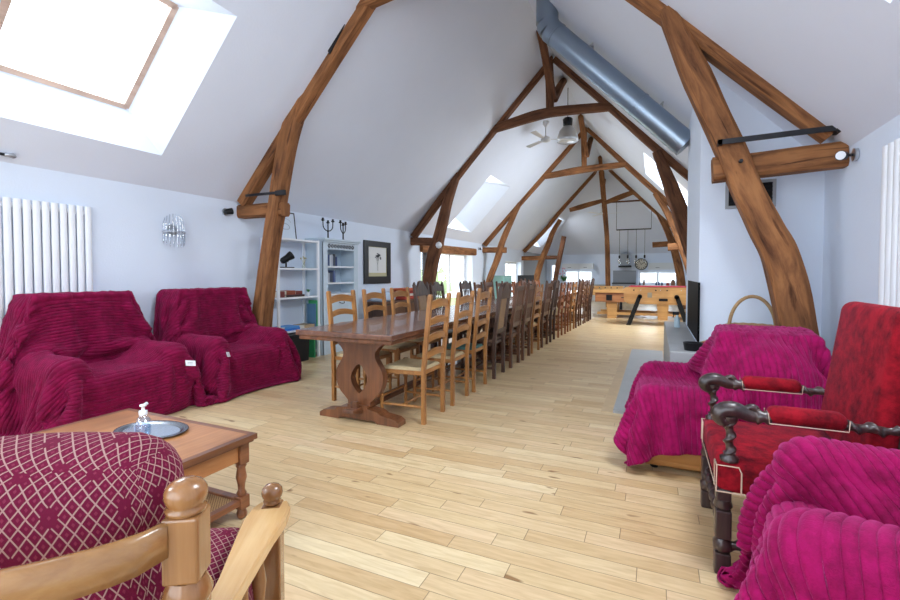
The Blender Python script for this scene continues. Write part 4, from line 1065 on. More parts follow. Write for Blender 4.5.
def put(kind, x, y, rz, side, i):
    lab = '%s, %s %s in the row %s of the tables' % (DESC[kind], ORD[i], 'from camera' if i else 'to camera', side)
    p = protos[kind]
    if kind not in used:
        used.add(kind); p.location = (x, y, 0); p.rotation_euler = (0, 0, rz); p['label'] = lab
    else: dup(p, (x, y, 0), rz, lab)
right = [('L', 3.515), ('L', 4.10), ('G', 4.65), ('P', 5.315), ('S', 6.01), ('S', 6.60), ('L', 7.20), ('S', 7.85), ('A', 8.5), ('R', 9.15), ('R', 9.75), ('L', 10.35), ('S', 10.95), ('W', 11.55), ('W', 12.12), ('A', 12.66)]
rr = random.Random(5)
for i, (k, y) in enumerate(right):
    put(k, -1.95+max(0, (y-8.5))*.035, y, PI+rr.uniform(-.04, .04), 'right', i)
left = [('L', 3.78), ('L', 4.38), ('L', 4.96), ('P', 5.58), ('A', 6.07), ('A', 7.18), ('W', 7.76), ('S', 8.35), ('W', 9.0), ('R', 9.73), ('R', 10.3), ('S', 10.95), ('W', 11.6), ('R', 12.3)]
for i, (k, y) in enumerate(left):
    put(k, -2.66, y, rr.uniform(-.04, .04), 'left', i)
# ------------------------------------------------------------------ left wall: radiator, sconce, spots, shelves
def radiator(name, label, x, y0, y1, z0, z1, n, face, rz=0):
    t = thing(name, label, 'radiator', (x, (y0+y1)/2, z0)); H = z1-z0; p = (y1-y0)/n
    for i in range(n):
        y = -(y1-y0)/2+p*(i+.5); b = MB(); w_ = p*.44
        pf = [(face*.035+.016*math.cos(a)*1.0, y+w_*math.sin(a)) for a in [2*PI*k/12 for k in range(12)]]
        b.prism(pf, 'z', 0.02, H-.015, smooth=True); b.build('tube', m_white, t)
    for z in (.06, H-.07):
        b = MB(); b.box(face*.002, face*.03, -(y1-y0)/2+.01, (y1-y0)/2-.01, z-.02, z+.02, .004); b.build('header', m_white, t)
    return t
radiator('radiator', 'white vertical tube radiator on the left wall behind the armchair', -4.95, 1.85, 2.575, .28, 1.9, 11, 1)
radiator('radiator', 'white vertical radiator at the right edge, on the right wall', 1.29, 2.72, 3.62, .3, 2.03, 12, -1)
cr_ = thing('curtain_rod', 'dark metal rod end with finial high on the left wall under the roof window', 'rod', (-4.86, 1.2, 2.225))
b = MB(); b.tube([(0, -.9, 0), (0, .74, 0)], .012, 10); b.build('rod', m_iron, cr_)
b = MB(); b.lathe([(.012, 0), (.02, .01), (.014, .03), (.024, .06), (.012, .075)], n=12, M=T(0, .72, 0) @ Matrix.Rotation(-PI/2, 4, 'X')); b.build('finial', m_chrome, cr_)
b = MB(); b.tube([(-.09, .6, 0), (0, .6, 0)], .008, 8); b.build('bracket', m_iron, cr_)
scn = thing('wall_sconce', 'crystal wall sconce with hanging drops above the gap between the armchairs', 'lamp', (-4.95, 3.39, 1.74))
b = MB(); b.lathe([(.05, -.01), (.055, 0), (.05, .01)], n=16, M=Matrix.Rotation(PI/2, 4, 'Y')); b.box(0, .06, -.008, .008, -.008, .008); b.build('wall_plate', m_chrome, scn)
b = MB(); b.tube([(.075*math.sin(a)+.02, -.1*math.cos(a), -.02) for a in [PI*k/12 for k in range(13)]], .008, 6); b.build('band', m_crystal, scn)
for k in range(9):
    a = PI*(k+.5)/9; y = -.1*math.cos(a); x = .075*math.sin(a)+.02; l_ = .10+.05*math.sin(a)
    b = MB(); b.lathe([(.002, -.0), (.011, -.03), (.006, -l_*.8), (.001, -l_)], x, y, 6, M=T(0, 0, -.02)); b.build('crystal_drop', glassy('crystal', (.80, .84, .90, 1), .35), scn)
    b = MB(); b.tube([(x, y, -.02), (x*.9, y*1.02, .05), (x*.75, y*.8, .10+.05*math.sin(a))], .004, 5); b.build('glass_stem', glassy('crystal', (.80, .84, .90, 1), .35), scn)
    b = MB(); b.lathe([(.002, -.012), (.013, 0), (.002, .012)], x+.004, y, 6, M=T(0, 0, -.02)); b.build('crystal_bead', m_crystal, scn)
scn.scale = (1, 1.2, 1.2)
def spot(name, loc, label, d, r=.035, col=None):
    """wall disc at loc, head pointing along d"""
    t = thing(name, label, 'spotlight', loc); d = Vector(d); nrm = Vector((1 if loc[0] < 0 else -1, 0, 0))
    b = MB(); b.tube([(0, 0, 0), nrm*.02], .045, 16); b.build('base', m_chrome, t)
    b = MB(); b.tube([nrm*.015, nrm*.07], .01, 8); b.build('stem', m_iron, t)
    c = nrm*.08; b = MB(); b.tube([c-d*.05, c-d*.03, c+d*.03, c+d*.035], [r*.6, r, r*1.15, r*1.15], 16); b.build('head', m_black, t)
    b = MB(); b.tube([c+d*.036, c+d*.038], r, 16); b.build('lens', m_white, t)
spot('wall_spotlight', (-4.945, 4.08, 2.03), 'small black spotlight on the left wall beside the truss bracket', Vector((.3, .9, .2)).normalized())
spot('wall_spotlight', (1.285, 4.12, 2.09), 'small round spotlight on the right wall beside the truss bracket', Vector((-.5, -.8, -.1)).normalized(), .03)
spot('wall_spotlight', (-4.945, 13.1, 2.02), 'tiny spotlight on the left wall before the third truss', Vector((.6, -.3, .3)).normalized(), .03)
gl = thing('globe_lamp', 'small white globe lamp on the bracket of the second truss', 'lamp', (-4.2, 8.74, 1.86))
b = MB(); b.lathe([(.01, -.07), (.05, -.05), (.07, 0), (.05, .05), (.01, .07)], n=16); b.build('globe', m_white, gl)
b = MB(); b.tube([(0, 0, .06), (0, .03, .09), (0, .06, .09)], .012, 8); b.build('arm', m_iron, gl)

su = thing('shelf_unit', 'white open shelf unit against the left wall behind the nearest truss post', 'shelf unit', (-4.79, 5.05, 0))
for x in (-.13, .15):
    for y in (-.40, .40):
        b = MB(); b.box(x-.014, x+.014, y-.018, y+.018, 0, 1.75); b.build('upright', m_white, su)
for z in (.44, .91, 1.32, 1.73):
    b = MB(); b.box(-.145, .165, -.415, .415, z-.012, z+.012); b.build('shelf', m_white, su)
for y in (-.40, .40):
    b = MB(); b.box(-.13, .15, y-.008, y+.008, .06, .1); b.build('side_rail', m_white, su)
def onshelf(z): return z+.0125
# picture leaning on the top shelf
pf = thing('picture_frame', 'thin black framed drawing leaning on top of the white shelf unit', 'picture', (-4.84, 5.03, onshelf(1.73)))
M_ = T(0, 0, .004) @ Matrix.Rotation(-.12, 4, 'Y')
b = MB(); b.ring([(-.19, 0), (.19, 0), (.19, .40), (-.19, .40)], [(-.175, .015), (.175, .015), (.175, .385), (-.175, .385)], 'x', -.008, .008, M=M_); b.build('frame', m_black, pf)
b = MB(); b.box(-.006, .002, -.175, .175, .015, .385, M=M_); sh = b.build('sheet', plain('pale_blue_paper', srgb(214, 226, 238), .7), pf)
b = MB(); b.tube([M_ @ Vector((.004, .09*math.cos(a)-.02, .17+.06*math.sin(a)*(1 if a < PI else .4))) for a in [2*PI*k/24 for k in range(24)]], .003, 4, closed=True, cap=False); b.tube([M_ @ Vector((.004, .1*math.cos(a)-.0, .25+.05*math.sin(a))) for a in [PI*k/10 for k in range(11)]], .002, 4); b.build('drawn_line', m_grey, pf)
lamp = thing('desk_lamp', 'black tilted spotlight lamp on the second highest shelf', 'lamp', (-4.74, 4.90, onshelf(1.32)))
b = MB(); b.box(-.06, .06, -.10, .10, 0, .014, .004); b.build('base', m_black, lamp)
b = MB(); b.tube([(0, .0, .01), (0, .0, .09)], .012, 8); b.tube([(-.0, -.04, .09), (0, .04, .09)], .008, 8); b.build('stand', m_black, lamp)
b = MB(); d = Vector((.35, .75, .55)).normalized(); c = Vector((0, 0, .13)); b.tube([c-d*.08, c-d*.06, c+d*.03, c+d*.09, c+d*.1], [.03, .045, .048, .062, .062], 16); b.build('head', m_black, lamp)
vs_ = thing('bud_vase', 'small glass vase with pale dried flowers on the second highest shelf', 'vase', (-4.74, 5.26, onshelf(1.32)))
b = MB(); b.lathe([(.022, 0), (.026, .03), (.016, .07), (.018, .09)], n=14); b.build('vase', glassy('vase_glass', (.85, .9, .85, 1), .2), vs_)
b = MB(); r5 = random.Random(2)
for k in range(9):
    a = r5.random()*6.28; q = .05*r5.random()+.01; b.tube([(0, 0, .02), (q*.4*math.cos(a), q*.4*math.sin(a), .1), (q*math.cos(a), q*math.sin(a), .13+.04*r5.random())], .0022, 4)
    b.lathe([(.002, -.01), (.012, 0), (.002, .012)], q*math.cos(a), q*math.sin(a), 6, M=T(0, 0, .14+.03*r5.random()))
b.build('dried_flowers', plain('dried_cream', srgb(196, 190, 150), .8, var=.3, vscale=30), vs_)
fg = thing('figurine', 'small dark figurine at the left end of the second highest shelf', 'figurine', (-4.70, 4.71, onshelf(1.32)))
b = MB(); b.lathe([(.02, 0), (.022, .01), (.01, .03), (.016, .06), (.012, .09), (.007, .1), (.012, .112), (.004, .125)], n=12); b.build('body', m_iron, fg)
# books on the third shelf (lying) and the lowest one
def book(loc, sx, sy, sz, col, label, rz=0, group=None, upright=True):
    t = thing('book', label, 'book', loc, rz, group)
    if upright:   # spine faces +x
        b = MB(); b.box(-sx, 0, -sy/2, sy/2, 0, sz, .003); 
        v = b.build('cover', plain('book_%d_%d_%d' % col, srgb(*col), .6), t)
        b = MB(); b.box(-sx-.001, -.006, -sy/2+.003, sy/2-.003, .004, sz+.0006); b.build('pages', plain('paper', srgb(232, 226, 212), .8), t)
    else:
        b = MB(); b.box(-sx/2, sx/2, -sy/2, sy/2, 0, sz, .003); b.build('cover', plain('book_%d_%d_%d' % col, srgb(*col), .6), t)
        b = MB(); b.box(-sx/2-.001, sx/2-.006, -sy/2-.001, sy/2+.001, .004, sz-.004); b.build('pages', plain('paper', srgb(232, 226, 212), .8), t)
    return t
z = onshelf(.91)
for (dy, ly, hz, c, lb) in ((0, .36, .03, (60, 34, 34), 'dark book at the bottom of the row lying on the middle shelf'),):
    book((-4.76, 5.00, z), .20, ly, hz, c, lb, upright=False)
book((-4.77, 4.94, z+.031), .16, .17, .06, (140, 66, 40), 'thick reddish-brown book lying on the dark book, left', upright=False)
book((-4.77, 5.10, z+.031), .16, .13, .05, (120, 52, 44), 'dark red book lying on the dark book, right', upright=False)
book((-4.77, 4.76, z), .18, .10, .085, (116, 44, 40), 'red book half hidden behind the truss post on the middle shelf', upright=False)
pl_ = thing('potted_plant', 'tiny green potted plant at the right end of the middle shelf', 'plant', (-4.73, 5.33, z))
b = MB(); b.lathe([(.022, 0), (.03, .045), (.031, .05)], n=14); b.build('pot', m_white, pl_)
b = MB()
for k in range(16):
    a = k*2.4; l_ = .035+.02*(k % 3)/2; e = Vector((l_*math.cos(a), l_*math.sin(a), .07+.03*((k*7) % 5)/5)); m2 = e*.5+Vector((0, 0, .05)); w_ = Vector((-math.sin(a), math.cos(a), 0))*.008
    b.add([Vector((0, 0, .045)), m2-w_, e, m2+w_], [(0, 1, 2, 3)])
b.build('leaves', m_green, pl_)
z = onshelf(.44)
book((-4.76, 4.90, z), .24, .32, .03, (40, 110, 190), 'blue magazine stack bottom, lying on the lowest shelf', upright=False)
book((-4.76, 4.92, z+.031), .22, .28, .025, (70, 140, 205), 'lighter blue magazine lying on the blue one', upright=False)
book((-4.75, 5.26, z), .22, .22, .05, (170, 150, 120), 'beige box file lying on the lowest shelf', upright=False)
bx = thing('storage_box', 'large black storage box on the floor under the white shelf unit', 'box', (-4.72, 4.93, 0))
b = MB(); b.prism([(-.15, 0), (.15, 0), (.17, .38), (-.17, .38)], 'y', -.22, .22); b.build('body', m_black, bx)
b = MB(); b.box(-.18, .18, -.235, .235, .38, .41, .008); b.build('lid', m_black, bx)
fl = thing('folder', 'tall green folder leaning against the side of the shelf unit', 'folder', (-4.72, 5.34, 0))
b = MB(); b.box(-.10, .10, -.012, .012, 0, .42, M=Matrix.Rotation(.0, 4, 'X')); b.build('board', plain('green_card', srgb(52, 150, 96), .6), fl)
for k, (dy, c) in enumerate(((-.006, (60, 160, 104)), (.0, (80, 120, 150)))):
    f2 = thing('folder', ['green card folder standing between the middle and lowest shelf', 'blue-grey folder standing beside the green one on the lowest shelf'][k], 'folder', (-4.70, 5.40-.03*k+.0, onshelf(.44)))
    b = MB(); b.box(-.08, .08, -.008, .008, 0, .40-.05*k); b.build('board', plain('card_%d' % k, srgb(*c), .6), f2)
# armoire bookcase
ar = thing('bookcase', 'tall pale blue-grey painted bookcase with a fretwork frieze and cupboard door', 'bookcase', (-4.78, 5.97, 0))
y0, y1 = -.42, .42; xb, xf = -.165, .17
b = MB(); b.box(xb, xb+.015, y0, y1, 0, 1.74); b.build('back_board', m_blue, ar)
for s in (-1, 1):
    b = MB(); b.box(xb, xf, s*.42-.02, s*.42+.02, 0, 1.74); b.box(xf-.02, xf+.005, s*.39-.05, s*.39+.05, 0, 1.74); b.build('side', m_blue, ar)
b = MB(); b.box(xb, xf+.03, y0-.02, y1+.02, 1.74, 1.765, .004); b.box(xb, xf+.055, y0-.045, y1+.045, 1.765, 1.80, .006); b.build('cornice', m_blue, ar)
b = MB(); b.box(xf-.005, xf, -.34, .34, 1.63, 1.74); fz = b.build('frieze', m_blue, ar)
for k in range(9):
    y = -.30+k*.075; b = MB(); b.ring([(y-.034, 1.685), (y, 1.72), (y+.034, 1.685), (y, 1.65)], [(y-.02, 1.685), (y, 1.706), (y+.02, 1.685), (y, 1.664)], 'x', xf, xf+.008); b.build('fret', m_iron, fz)
for z in (1.36, 1.10, .92):
    b = MB(); b.box(xb+.01, xf-.01, -.40, .40, z-.012, z+.012); b.build('shelf', m_white, ar)
b = MB(); b.box(xf-.02, xf, -.34, .34, .06, .90, .003); dr = b.build('door', m_blue, ar)
b = MB(); b.ring([(-.28, .14), (.28, .14), (.28, .84), (-.28, .84)], [(-.26, .16), (.26, .16), (.26, .82), (-.26, .82)], 'x', xf, xf+.008); b.build('moulding', m_blue, dr)
b = MB(); b.tube(spline([(xf+.004, -.06, .80), (xf+.02, -.05, .785), (xf+.028, 0, .775), (xf+.02, .05, .785), (xf+.004, .06, .80)], 4), .006, 6); b.build('handle', m_iron, dr)
b = MB(); b.box(xb+.02, xf, y0+.01, y1-.01, 0, .06); b.build('plinth', m_blue, ar)
r6 = random.Random(11); pal = [(40, 60, 110), (70, 80, 100), (200, 205, 210), (30, 40, 60), (90, 110, 150), (60, 66, 80), (180, 186, 196), (46, 70, 120), (120, 90, 80)]
nm_ = {(40, 60, 110): 'navy', (70, 80, 100): 'slate', (200, 205, 210): 'pale grey', (30, 40, 60): 'black-blue', (90, 110, 150): 'steel blue', (60, 66, 80): 'charcoal', (180, 186, 196): 'light grey', (46, 70, 120): 'blue', (120, 90, 80): 'brown'}
wd = ['first', 'second', 'third', 'fourth', 'fifth', 'sixth', 'seventh', 'eighth', 'ninth']
for (zs, nbk, shn, ys) in ((1.373, 8, 'upper', -.33), (1.113, 7, 'lower', -.33)):
    y = 5.97+ys
    for k in range(nbk):
        th = r6.uniform(.028, .05); h_ = r6.uniform(.15, .20); c = pal[(k*4+nbk) % 9]
        book((-4.68, y+th/2, zs), .14, th, h_, c, '%s book, %s from the left on the %s open shelf of the blue-grey bookcase' % (nm_[c], wd[k], shn), group='books on the %s shelf of the bookcase' % shn)
        y += th+.002
cb_ = thing('candelabrum', 'black candelabrum on top of the bookcase, left of the pair', 'candelabrum', (-4.70, 5.76, 1.8005), 0, 'pair of black candelabra')
b = MB(); b.lathe([(.045, 0), (.04, .01), (.012, .02), (.01, .10), (.016, .12), (.009, .14), (.009, .24)], n=12); b.build('stem', m_black, cb_)
for s in (-1, 1):
    b = MB(); b.tube(spline([(0, 0, .13), (0, s*.05, .13), (0, s*.11, .18), (0, s*.12, .27)], 5), .008, 7); b.build('arm', m_black, cb_)
for y, z in ((-.12, .27), (.12, .27), (0, .24)):
    b = MB(); b.lathe([(.012, 0), (.03, .01), (.03, .016), (.016, .018), (.018, .045), (.012, .05)], 0, y, 12, M=T(0, 0, z)); b.build('cup', m_black, cb_)
dup(cb_, (-4.70, 6.14, 1.8005), .3, 'black candelabrum on top of the bookcase, right of the pair')
orn = thing('hanging_plate', 'small pale oval ornament hanging on the wall beside the bookcase', 'ornament', (-4.945, 6.62, 1.62))
b = MB(); b.tube([(0.0, 0, 0), (.02, 0, 0)], .07, 20); b.build('plate', m_blue, orn)
# framed botanical print
fp = thing('framed_print', 'black framed ink drawing of a tree on cream paper on the left wall', 'picture', (-4.95, 7.52, 1.47))
b = MB(); b.ring([(-.46, -.41), (.46, -.41), (.46, .41), (-.46, .41)], [(-.33, -.27), (.33, -.27), (.33, .30), (-.33, .30)], 'x', 0, .03); b.build('frame', plain('black_frame', srgb(32, 34, 38), .35), fp)
b = MB(); b.box(0, .012, -.34, .34, -.28, .31); b.build('mount', plain('cream_mount', srgb(196, 190, 150), .6), fp)
b = MB(); b.box(.010, .016, -.30, .30, -.20, .29); ps = b.build('sheet', plain('print_paper', srgb(226, 228, 226), .7), fp)
b = MB(); r7 = random.Random(9)
def br(p, a, l_, w_, d):
    q = (p[0]+l_*math.cos(a), p[1]+l_*math.sin(a)); nx, ny = -math.sin(a)*w_, math.cos(a)*w_
    b.add([(.0175, p[0]+nx, p[1]+ny), (.0175, p[0]-nx, p[1]-ny), (.0175, q[0]-nx*.6, q[1]-ny*.6), (.0175, q[0]+nx*.6, q[1]+ny*.6)], [(0, 1, 2, 3)])
    if d > 0:
        for k in range(3): br(q, a+r7.uniform(-.8, .8), l_*r7.uniform(.55, .8), w_*.65, d-1)
    else: b.lathe([(.001, -.001), (.012, 0), (.001, .001)], n=5, M=T(.0178, q[0], q[1]) @ Matrix.Rotation(PI/2, 4, 'Y'))
br((0, -.16), PI/2, .12, .006, 4); b.build('ink_tree', plain('ink', srgb(70, 74, 80), .8), ps)
# sideboard behind the left chairs
sb = thing('sideboard', 'low dark wooden sideboard along the left wall under the framed print', 'sideboard', (-4.70, 7.85, 0))
b = MB(); b.box(-.22, .20, -.8, .8, .06, .70, .004); b.build('body', m_dark, sb)
b = MB(); b.box(-.24, .23, -.83, .83, .70, .73, .006); b.build('top', m_walnut, sb)
for s in (-1, 1):
    b = MB(); b.box(.20, .215, s*.4-.36, s*.4+.36, .1, .66, .003); d_ = b.build('door', m_walnut, sb)
    b = MB(); b.lathe([(.006, 0), (.014, .012), (.01, .02)], n=10, M=T(.215, s*.08, .4) @ Matrix.Rotation(PI/2, 4, 'Y')); b.build('knob', m_iron, d_)
cu = thing('cushion', 'pale blue and white cushion lying on the left end of the sideboard', 'cushion', (-4.66, 7.28, .731))
b = MB(); b.box(-.17, .17, -.22, .22, 0, .17, .07); b.build('cushion', plain('pale_blue_cloth', srgb(196, 214, 236), .9), cu)
rd = [((178, 70, 56), .28, .07), ((224, 214, 206), .26, .05), ((150, 52, 44), .27, .06), ((196, 96, 60), .25, .05)]
z = .731; nmz = ['brick red folded blanket at the bottom of the sideboard pile', 'off-white folded cloth second in the sideboard pile', 'dark red folded cloth third in the sideboard pile', 'orange-brown folded cloth topmost in the sideboard pile']
for k, (c, s_, h_) in enumerate(rd):
    o = MB().box(-.16, .16, -s_, s_, 0, h_-.002, .02).build('folded_cloth', plain('cloth_%d' % k, srgb(*c), .9, bump=.3)); o.location = (-4.66, 8.12, z); tag(o, nmz[k], 'cloth', 'folded cloths on the sideboard'); z += h_
# curtain in the wide french window
b = MB(); vs = []; N_ = 40
for i in range(N_+1):
    t = i/N_; x = -5.13+.03*math.sin(t*2*PI*6); y = 9.75+.75*t
    vs += [(x, y, .02), (x, y, 1.80), (x+.004, y, .02), (x+.004, y, 1.80)]
b.add(vs, [(i*4, i*4+1, i*4+5, i*4+4) for i in range(N_)]+[(i*4+2, i*4+3, i*4+7, i*4+6) for i in range(N_)], smooth=True)
tag(b.build('curtain', plain('grey_curtain', srgb(110, 112, 118), .9)), 'grey curtain drawn aside at the wide french window', 'curtain')
# mint cabinet and black television on a stand further on
mc = thing('cabinet', 'mint green cabinet standing on the left wall beyond the third truss', 'cabinet', (-4.62, 14.35, 0))
b = MB(); b.box(-.22, .22, -.45, .45, .0, 1.16, .006); b.build('body', plain('mint_paint', srgb(150, 196, 190), .5), mc)
b = MB(); b.box(-.24, .25, -.47, .47, 1.16, 1.19, .004); b.build('top', plain('mint_paint', srgb(150, 196, 190), .5), mc)
for s in (-1, 1):
    b = MB(); b.box(.22, .235, s*.22-.2, s*.22+.2, .1, 1.1, .003); d_ = b.build('door', plain('mint_paint2', srgb(132, 184, 178), .5), mc)
    b = MB(); b.box(.235, .25, s*.04-.008, s*.04+.008, .55, .68); b.build('handle', m_iron, d_)
tv = thing('television', 'black television on a dark stand in front of the small french window', 'television', (-4.15, 15.75, 0), -.25)
b = MB(); b.box(-.025, .025, -.55, .55, .72, 1.2, .01); b.build('screen', m_black, tv)
b = MB(); b.box(-.03, .03, -.04, .04, .5, .75); b.box(-.2, .2, -.35, .35, 0, .5, .01); b.build('stand', m_dark, tv)

# ------------------------------------------------------------------ things on the hearth
bk = thing('wicker_basket', 'round wicker basket with a hooped handle on the stone hearth', 'basket', (.745, 4.50, .601))
b = MB(); b.lathe([(.12, 0), (.15, .03), (.18, .12), (.19, .20), (.178, .20), (.168, .12), (.14, .035), (.02, .02)], n=32); b.build('bowl', m_wick, bk)
b = MB(); b.tube([(.185*math.cos(2*PI*k/32), .185*math.sin(2*PI*k/32), .205+.004*(k % 2)) for k in range(32)], .014, 7, closed=True, cap=False); b.build('rim', m_wick, bk)
b = MB(); b.tube([(.165*math.cos(a), .0, .19+.27*math.sin(a)) for a in [PI*k/20 for k in range(21)]], .014, 8); b.build('handle', m_wick, bk)
b = MB(); r8 = random.Random(4); vs = []; n1, n2 = 14, 9
for i in range(n1):
    for j in range(n2):
        a = i/(n1-1)*2-1; c = j/(n2-1)*2-1
        vs.append((a*.13, c*.09, .012+.045*(1-a*a)*(1-c*c)*(1+.8*noise.noise(Vector((a*3, c*3, 5))))+.01*abs(noise.noise(Vector((a*6, c*6, 1))))))
b.add(vs, [(i*n2+j, (i+1)*n2+j, (i+1)*n2+j+1, i*n2+j+1) for i in range(n1-1) for j in range(n2-1)], smooth=True)
vb = [(x, y, .001) for x, y, z in vs]
m, N, L, bb = nt('patterned_cloth'); tc = N.new('ShaderNodeTexCoord'); vo = N.new('ShaderNodeTexVoronoi'); vo.inputs['Scale'].default_value = 28; L.new(tc.outputs['Object'], vo.inputs['Vector'])
cr = N.new('ShaderNodeValToRGB'); cr.color_ramp.interpolation = 'CONSTANT'; e = cr.color_ramp.elements; e[0].color = srgb(190, 170, 120); e[1].position = .35; e[1].color = srgb(150, 60, 50)
q = e.new(.6); q.color = srgb(70, 100, 70); q = e.new(.8); q.color = srgb(60, 50, 60); sx = N.new('ShaderNodeSeparateColor'); L.new(vo.outputs['Color'], sx.inputs[0]); L.new(sx.outputs[0], cr.inputs['Fac']); L.new(cr.outputs[0], bb.inputs['Base Color']); bb.inputs['Roughness'].default_value = .9
o = b.build('patterned_cloth', m); o.location = (.47, 4.62, .602); tag(o, 'small crumpled patterned cloth on the hearth beside the basket', 'cloth')
bn = thing('ash_bin', 'black open metal bin on the hearth behind the magenta armchair', 'bin', (.30, 4.36, .601))
b = MB(); b.lathe([(.065, 0), (.075, .06), (.078, .065), (.07, .065), (.06, .01), (.01, .01)], n=22); b.build('bin', m_black, bn)
sp2 = thing('spray_bottle', 'white and blue spray bottle standing at the far end of the hearth', 'bottle', (.25, 6.15, .601))
b = MB(); b.lathe([(.03, 0), (.033, .01), (.033, .10), (.014, .135), (.013, .15)], n=14); b.build('bottle', plain('pale_blue_plastic', srgb(190, 214, 226), .4), sp2)
b = MB(); b.box(-.05, .02, -.014, .014, .15, .19, .005); b.tube([(-.035, 0, .15), (-.045, 0, .12)], .006, 6); b.build('trigger', m_black, sp2)

# ------------------------------------------------------------------ ceiling fans and the bell lamp
def fan(loc, L_, r, label, ph):
    t = thing('ceiling_fan', label, 'fan', loc)
    mf = plain('fan_white', srgb(214, 216, 218), .4)
    b = MB(); b.lathe([(.02, 0), (.06, .05), (.065, .10), (.05, .11)], n=16, M=T(0, 0, L_-.1)); b.build('canopy', mf, t)
    b = MB(); b.tube([(0, 0, .03), (0, 0, L_-.05)], .012, 8); b.build('rod', mf, t)
    b = MB(); b.lathe([(.03, -.05), (.09, -.035), (.10, 0), (.08, .035), (.03, .06)], n=20); b.build('motor', mf, t)
    for k in range(3):
        M_ = RZ(ph+k*2*PI/3) @ Matrix.Rotation(.18, 4, 'X'); b = MB(); b.box(.08, .2, -.015, .015, -.004, .004, M=M_)
        b.prism([(.16, -.035), (r, -.055), (r+.02, 0), (r, .055), (.16, .035)], 'z', -.004, .004, M=M_); b.build('blade', mf, t)
fan((-1.97, 8.9, 3.86), .34, .58, 'white three-blade ceiling fan hanging from the second truss', .35)
fan((-1.88, 18.1, 3.52), .35, .75, 'white three-blade ceiling fan hanging from the farthest truss', .0)
bl = thing('bell_lamp', 'large industrial bell lamp hanging from the ridge beside the fan', 'lamp', (XR, 10.5, 4.22))
b = MB(); b.tube([(0, 0, .5), (0, 0, 1.2)], .008, 6); b.build('cord', m_iron, bl)
b = MB(); b.lathe([(.06, .34), (.10, .36), (.11, .5), (.08, .53), (.02, .54)], n=18); b.build('gear_box', m_black, bl)
b = MB(); b.lathe([(.235, .06), (.225, .11), (.18, .24), (.11, .33), (.05, .36)], n=32); b.build('shade', plain('lamp_aluminium', srgb(178, 176, 172), .35, .5), bl)
b = MB(); b.lathe([(.235, .06), (.238, .0), (.21, -.01), (.0, -.012)], n=32); b.build('glass_cover', plain('ribbed_glass', srgb(200, 206, 212), .15, .3), bl)

# ------------------------------------------------------------------ game tables
ff = thing('football_table', 'light beech table football game with red rim and black slanted legs', 'game table', (.14, 11.9, 0))
X0, X1 = -.84, .84; Z0, Z1 = .52, .93
def endpoly():
    p = [(X0+.14, Z0), (X1-.14, Z0)]
    for k in range(9): a = -PI/2+PI*k/8; p.append((X1-.14+.14*math.cos(a), (Z0+.16 if k < 5 else Z1-.1)+(.16 if k < 5 else .1)*math.sin(a)))
    for k in range(9): a = PI/2+PI*k/8; p.append((X0+.14+.14*math.cos(a), (Z1-.1 if k < 5 else Z0+.16)+(.1 if k < 5 else .16)*math.sin(a)))
    return p
for y in (0, .74):
    b = MB(); b.prism(endpoly(), 'y', y, y+.03); b.build('side_panel', m_foos, ff)
b = MB(); b.box(X0+.02, X0+.05, .03, .74, .6, Z1-.02); b.build('end_panel', m_foos, ff)
b = MB(); b.box(X1-.05, X1-.02, .03, .74, .6, Z1-.02); b.build('end_panel', m_foos, ff)
b = MB(); b.box(X0+.1, X1-.1, .03, .74, .70, .72); b.build('playing_field', plain('field_green', srgb(70, 120, 70), .6), ff)
b = MB(); b.box(X0+.12, X1-.12, -.01, .035, Z1, Z1+.018, .006); b.build('rim', m_redt, ff)
b = MB(); b.box(X0+.12, X1-.12, .735, .78, Z1, Z1+.018, .006); b.build('rim', m_redt, ff)
b = MB(); b.box(-.05, .14, -.012, 0, .60, .66, .005); b.build('coin_slot', m_black, ff)
b = MB(); b.box(-.30, -.20, -.008, 0, .68, .80); eb = b.build('plate', plain('plate_grey', srgb(150, 140, 120), .5), ff)
for i, x in enumerate((-.60, -.45, -.12, -.02, .12, .42, .57)):
    b = MB(); b.tube([(x, -.10, .86), (x, .86, .86)], .008, 8); rd_ = b.build('rod', m_chrome, ff)
    b = MB(); b.tube([(x, -.19 if i % 2 == 0 else .86, .86), (x, -.09 if i % 2 == 0 else .95, .86)], .017, 8); b.build('handle', m_black, rd_)
    for y in (.2, .38, .56):
        b = MB(); b.box(x-.012, x+.012, y-.012, y+.012, .76, .90, .003); b.build('player', m_redt if i % 2 else m_blue, rd_)
for sx in (-1, 1):
    xt = -.47 if sx < 0 else .33
    for y in (.02, .66):
        b = MB(); b.prism([(xt-.05, .72), (xt+.05, .72), (xt+sx*.25+.05, 0), (xt+sx*.25-.05, 0)], 'y', y-.045, y+.045)
        b.tube([(xt, y-.045, .70), (xt, y+.045, .70)], .055, 14); b.build('leg', m_black, ff)
gt = thing('game_table', 'orange-brown game table with block legs and black panels behind the table football', 'game table', (-.35, 13.5, 0))
b = MB(); b.box(-1.2, 1.3, 0, 1.2, .46, .72, .008); b.build('body', m_foos2, gt)
b = MB(); b.ring([(-1.25, -.05), (1.35, -.05), (1.35, 1.25), (-1.25, 1.25)], [(-1.15, .05), (1.25, .05), (1.25, 1.15), (-1.15, 1.15)], 'z', .72, .80); b.build('rail', m_foos, gt)
b = MB(); b.box(-1.15, 1.25, .05, 1.15, .72, .73); b.build('playing_field', plain('field_green', srgb(70, 120, 70), .6), gt)
b = MB(); b.box(-.9, -.74, -.012, 0, .50, .66); b.build('panel', m_black, gt)
b = MB(); b.box(.40, .58, -.012, 0, .50, .58); b.build('panel', m_black, gt)
b = MB(); b.box(-.5, .30, -.012, 0, .575, .60); b.build('slot', m_iron, gt)
